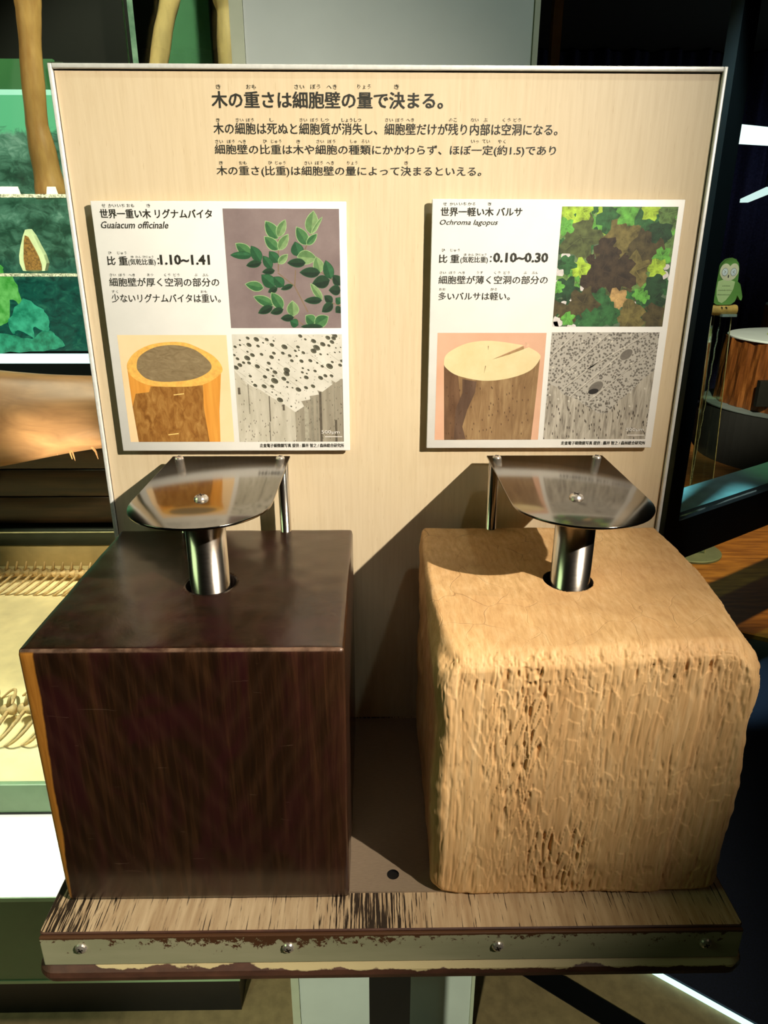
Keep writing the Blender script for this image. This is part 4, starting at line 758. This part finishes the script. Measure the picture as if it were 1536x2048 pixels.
# snake skeleton on the sand
K = empty('snake_skeleton', (-1.2, 1.2, .4185), 'long coiled snake skeleton lying on the sand tray', 'skeleton')
def bone_mesh(name, build):
    mb = MB(); build(mb); me = bpy.data.meshes.new(name); me.from_pydata(mb.v, [], mb.f); me.materials.append(M['bone']); me.polygons.foreach_set('use_smooth', [True]*len(me.polygons)); return me
def b_vert(mb):
    mb.lathe((-.011, 0, .0), [(.007, 0), (.0095, .004), (.0075, .011), (.0095, .018), (.006, .022)], 8, 0, Vector((1, 0, 0)))
    mb.tube([(0, 0, .006), (.003, 0, .016), (.006, 0, .026)], [.004, .003, .0015], 5); mb.tube([(0, 0, 0), (-.002, .011, -.002)], [.005, .003], 5); mb.tube([(0, 0, 0), (-.002, -.011, -.002)], [.005, .003], 5)
def b_rib(mb):
    pts = []
    for i in range(9):
        a = i/8; pts.append((-.030*a*a-.004*a, .010+.062*math.sin(a*2.0)*.95, .002-.022*a*a))
    mb.tube(pts, [.0030, .0028, .0027, .0026, .0025, .0024, .0022, .0020, .0014], 6)
mv = bone_mesh('vertebra', b_vert); mr = bone_mesh('rib', b_rib)
def put(name, me, loc, rz, sy=1, sc=1.0, rx=0):
    o = bpy.data.objects.new(name, me); COL.objects.link(o); o.parent = K; o.location = Vector(loc)-Vector(K['_w']); o.rotation_euler = (rx, 0, rz); o.scale = (sc, sc*sy, sc); return o
def coil(pts, n, sc, zc=.4445):
    P_ = [Vector((x, y, 0)) for x, y in pts]; seg = [(P_[i+1]-P_[i]).length for i in range(len(P_)-1)]; tot = sum(seg)
    for k in range(n):
        s_ = tot*(k+.5)/n; i = 0
        while i < len(seg)-1 and s_ > seg[i]: s_ -= seg[i]; i += 1
        a, b = P_[i], P_[i+1]; p_ = a.lerp(b, s_/seg[i])
        t = ((b-a).normalized()); rz = math.atan2(t.y, t.x)+rnd.uniform(-.03, .03)
        put('vertebra', mv, (p_.x, p_.y, zc), rz, 1, sc); put('rib', mr, (p_.x, p_.y, zc), rz, .45 if zc < .449 else 1, sc); put('rib', mr, (p_.x, p_.y, zc), rz, -1, sc)
def arc(cx, cy, rx, ry, a0, a1, n=24): return [(cx+rx*math.cos(math.radians(a0+(a1-a0)*i/n)), cy+ry*math.sin(math.radians(a0+(a1-a0)*i/n))) for i in range(n+1)]
coil([(-1.62, 1.475), (-1.2, 1.478), (-.95, 1.465), (-.8, 1.40), (-.70, 1.30), (-.66, 1.15)], 36, 1.65)
coil([(-1.30, .66), (-1.05, .690), (-.86, .715), (-.70, .72), (-.62, .80), (-.60, .95)], 22, 1.55, .450)

# ================================================================== RIGHT SIDE
# black framed glass partition
G = empty('glass_partition', (.90, 1.2, .0125), 'black framed clear glass partition just right of the sign', 'partition')
pA = Vector((.857, 1.181, 0)); pB = Vector((1.305, 1.482, 0)); dv = (pB-pA).normalized(); nv = Vector((-dv.y, dv.x, 0))
def obox(mb, s0, s1, t0, t1, z0, z1):
    q = [pA+dv*s0+nv*t0, pA+dv*s1+nv*t0, pA+dv*s1+nv*t1, pA+dv*s0+nv*t1]; mb.prism([(a.x, a.y) for a in q], z0, z1); return mb
obox(MB(), -.08, -.016, -.02, .012, .0125, 2.5).make('post', M['black'], G)
obox(MB(), -.016, 2.6, -.02, .02, .622, .752).make('bottom_rail', M['black'], G)
obox(MB(), 2.6, 2.66, -.02, .02, .0125, 2.5).make('post', M['black'], G)
obox(MB(), -.016, 2.6, -.02, .02, 2.44, 2.5).make('top_rail', M['black'], G)
obox(MB(), -.016, 2.6, .021, .150, .735, .752).make('rail_reflection', simple('teal_reflection', lin(150, 200, 205), .35, .2, .1, 12), G)  # teal colour stands for the reflection along the rail's top
obox(MB(), -.016, 2.6, -.004, .004, .7525, 2.4395).make('glass_pane', glass('partition_glass', (.95, .98, .97, 1), .06), G)
# owl sign
OX, OY = 1.572, 2.5522; Z0 = .0345
O = empty('owl_sign', (OX, OY, Z0), 'green owl shaped sign on a small log atop a clear acrylic stand', 'sign stand')
mb = MB(); mb.lathe((OX+.0, OY, Z0), [(.155, 0), (.155, .009), (.150, .012)], 48); mb.make('base_disc', simple('grey_disc', lin(112, 124, 116), .5, .2, .05, 20), O)
tp = [(1.500, OY), (1.590, OY+.0), (1.545, OY+.07)]
bt = [(1.512, OY-.05), (1.632, OY-.05), (1.572, OY+.06)]
for i in range(3):
    a, b = tp[i], tp[(i+1) % 3]; c, e = bt[i], bt[(i+1) % 3]; nrm3 = Vector((b[1]-a[1], a[0]-b[0], 0)).normalized()*.003
    vv = [(c[0], c[1], Z0+.013), (e[0], e[1], Z0+.013), (b[0], b[1], 1.185), (a[0], a[1], 1.185)]
    vv += [(x+nrm3.x, y+nrm3.y, z) for x, y, z in vv]
    obj('acrylic_sheet', vv, [(0, 1, 2, 3), (7, 6, 5, 4), (0, 4, 5, 1), (1, 5, 6, 2), (2, 6, 7, 3), (3, 7, 4, 0)], M['acryl'], O)
mb = MB()
for i in range(3): mb.tube([(bt[i][0], bt[i][1], Z0+.014), (tp[i][0], tp[i][1], 1.184)], .0022, 6)
mb.make('acrylic_edges', simple('bright_acrylic_edge', lin(190, 180, 150), .2, 0, .2, 30), O)
mb = MB(); mb.tube([(1.535, OY+.02, Z0+.014)]+[(1.552-.02*(1-i/30)+.002*math.sin(i*3.1), OY+.02, Z0+.05+i*1.1/30) for i in range(31)], .003, 5)
mb.make('twisted_cord', simple('sparkling_cord', lin(190, 215, 205), .3, .3, .6, 300), O)
MB().box(1.535, 1.600, OY-.03, OY+.03, 1.1855, 1.1965).make('cap_plate', simple('grey_cap', lin(150, 170, 170), .4, .2), O)
mb = MB(); mb.lathe((1.478, OY+.006, 1.213), [(.021, 0), (.023, .004), (.024, .06), (.023, .122), (.021, .128)], 28, 0, Vector((1, -.04, 0)))
mb.make('perch_log', simple('yellow_wood', lin(206, 166, 90), .5, 0, .1, 40), O)
def ell2(cx_, cz_, a, b, n=26, rot=0):
    c_, s_ = math.cos(rot), math.sin(rot); return [(cx_+a*math.cos(t)*c_-b*math.sin(t)*s_, cz_+a*math.cos(t)*s_+b*math.sin(t)*c_) for t in [2*math.pi*i/n for i in range(n)]]
bx = 1.540; y0 = OY-.012; y1 = OY+.012
outl = [(bx-.045, 1.245), (bx-.050, 1.28), (bx-.050, 1.32), (bx-.046, 1.355), (bx-.042, 1.385), (bx-.032, 1.41), (bx-.016, 1.427), (bx+.004, 1.432), (bx+.024, 1.427), (bx+.038, 1.410), (bx+.044, 1.385), (bx+.043, 1.36), (bx+.046, 1.335),
        (bx+.058, 1.322), (bx+.070, 1.295), (bx+.078, 1.27), (bx+.075, 1.256), (bx+.066, 1.258), (bx+.055, 1.275), (bx+.046, 1.25), (bx+.030, 1.238), (bx-.030, 1.237)]
MB().slab(outl, y0, y1).make('owl_body', simple('owl_green', lin(110, 160, 78), .5, 0, .03, 30), O, bevel=.002)
face = ell2(bx-.014, 1.382, .022, .030)+[]
fm = MB(); fm.slab(ell2(bx-.017, 1.378, .023, .031), y0-.0016, y0-.0002); fm.slab(ell2(bx+.020, 1.380, .022, .030), y0-.0019, y0-.0004); fm.slab(ell2(bx+.001, 1.362, .034, .024), y0-.0014, y0-.0001)
fm.make('face_disc', simple('owl_cream', lin(236, 228, 196), .5, 0, .02, 30), O)
e = MB()
for xx in (bx-.018, bx+.020): e.slab(ell2(xx, 1.374, .0135, .017), y0-.0025, y0-.002, 0); e.slab(ell2(xx, 1.374, .0115, .015), y0-.0029, y0-.0026, 1)
for xx, sgn in ((bx-.018, 1), (bx+.020, -1)):
    for k in (-1, 1): e.slab([(xx+.004*sgn, 1.3755), (xx+.004*sgn, 1.3735), (xx-.004*sgn, 1.3735+k*.005), (xx-.004*sgn, 1.3755+k*.005)], y0-.0033, y0-.003, 2)
e.slab(ell2(bx+.000, 1.356, .0026, .007), y0-.0026, y0-.002, 2)
e.make('eyes_and_beak', [simple('eye_ring', lin(150, 150, 150), .5), simple('eye_white', lin(236, 240, 250), .5), M['ink']], O)
MB().slab([(bx-.040, 1.335), (bx-.020, 1.342), (bx+.010, 1.342), (bx+.034, 1.334), (bx+.032, 1.305), (bx+.022, 1.278), (bx+.006, 1.255), (bx-.010, 1.243), (bx-.026, 1.250), (bx-.038, 1.275), (bx-.042, 1.305)], y0-.0012, y0-.0001).make('belly_patch', simple('owl_belly', lin(206, 226, 164), .5, 0, .02, 30), O)
mb = MB()
for k, (a_, b_) in enumerate(((-.020, .012), (-.034, .026), (-.034, .020))):
    xx = bx+a_
    while xx < bx+b_:
        w_ = rnd.uniform(.002, .0045); hh = rnd.uniform(.003, .006); z_ = 1.3145-k*.0185
        mb.slab([(xx, z_), (xx+w_, z_), (xx+w_, z_+hh*.3), (xx+w_*.6, z_+hh*.35), (xx+w_*.6, z_+hh), (xx+w_*.3, z_+hh), (xx+w_*.3, z_+hh*.35), (xx, z_+hh*.3)], y0-.0019, y0-.0016); xx += w_+.0012
mb.make('small_print', simple('green_print', lin(84, 116, 66), .6), O)
mb = MB()
for k in (-.012, .008): mb.tube([(bx+k, OY-.020, 1.2275), (bx+k+.006, OY-.024, 1.222)], .0022, 5)
mb.make('claws', M['ink'], O)
# plinth and stumps
PL = tag(MB().lathe((3.06, 4.3, .0345), [(.66, 0), (.66, .375)], 72).make('round_plinth', [simple('shaded_plinth_side', lin(44, 44, 40), .8, 0, .05, 9)], loc=(3.06, 4.3, .0345)), 'low round grey plinth, side coloured dark for shade, under the sawn tree stump', 'plinth')  # side shade is put into its dark colour; the top stays grey
MB().lathe((3.06, 4.3, .4098), [(.665, 0), (.665, .007), (.66, .0095)], 72).make('top_plate', simple('grey_plinth_top', lin(108, 118, 112), .7, 0, .05, 9), PL)
def stump(c, r, z0, z1, label, top=True):
    S = empty('tree_stump', (c[0], c[1], z0), label, 'tree stump', None); mb = MB(); v = []; f = []; n = 96; m_ = 8
    for j in range(m_+1):
        for i in range(n):
            a = 2*math.pi*i/n; rr = r*(1+.02*math.sin(5*a)+.012*math.sin(23*a)+.008*math.sin(41*a+j)); rr *= 1+.03*(1-j/m_); v.append((c[0]+rr*math.cos(a), c[1]+rr*math.sin(a), z0+(z1-z0)*j/m_))
    for j in range(m_):
        for i in range(n): f.append((j*n+i, j*n+(i+1) % n, (j+1)*n+(i+1) % n, (j+1)*n+i))
    f.append(tuple(range(n-1, -1, -1))); f.append(tuple(m_*n+i for i in range(n)))
    obj('bark', v, f, pmat('stump_bark', [(.25, lin(58, 30, 12)), (.5, lin(126, 72, 30)), (.75, lin(176, 112, 54))], (26, 26, 3), dist=.5), S, smooth=False)
    mb = MB(); mb.lathe((c[0], c[1], z1+.0005), [(r*1.01, 0), (r*1.01, .008), (r*1.0, .012)], 72); mb.make('top_disc', simple('white_top', lin(226, 236, 226), .4, 0, .02, 6), S)
    mb = MB(); mb.lathe((c[0], c[1], z1+.0128), [(r*.55, 0), (r*.55, .001)], 48); mb.make('growth_ring_print', simple('pale_green_ring', lin(190, 204, 130), .6, 0, .06, 6), S); return S
S1 = stump((3.06, 4.3), .555, .4205, .870, 'large bark covered tree stump with a white disc on top')
a = math.radians(225)
mb = MB(); cxs, cys = 3.06-.585*.82, 4.3-.585*.60; mb.box(cxs-.05, cxs+.04, cys-.02, cys+.02, .47, .64); mb.make('iron_cleat', simple('dark_iron', lin(36, 36, 28), .6, .4), S1)
stump((3.62, 5.36), .34, .0345, 1.00, 'second stump further back with its white top just showing')
# lamps
def lampbar(a, b, h, dep, label, st):
    a, b = Vector(a), Vector(b); t = (b-a); t.z = 0; t.normalize(); nn_ = Vector((-t.y, t.x, 0))*dep
    vv = [a, b, b+nn_, a+nn_]; vv = [tuple(q) for q in vv]+[(q.x, q.y, q.z+h) for q in (a, b, b+nn_, a+nn_)]
    L_ = empty('hanging_light', tuple(a), label, 'lamp', 'strip lights at the far right')
    obj('diffuser', vv, [(3, 2, 1, 0), (4, 5, 6, 7), (0, 1, 5, 4), (1, 2, 6, 5), (2, 3, 7, 6), (3, 0, 4, 7)], emit('cool_diffuser', lin(225, 255, 250), st), L_)
    m2 = MB()
    for q in (a.lerp(b, .80), a.lerp(b, .97)): m2.tube([(q.x+nn_.x/2, q.y+nn_.y/2, q.z+h), (q.x+nn_.x/2, q.y+nn_.y/2, 2.999)], .004, 6)
    m2.make('hanger', M['black'], L_)
lampbar((2.277, 4.3, 2.085), (3.6, 5.6, 2.20), .105, .06, 'thick bright white strip light at the upper right edge', 1.6)
lampbar((2.373, 4.3, 1.735), (2.05, 3.35, 1.745), .022, .05, 'thin teal white strip light below the thick one', 1.0)
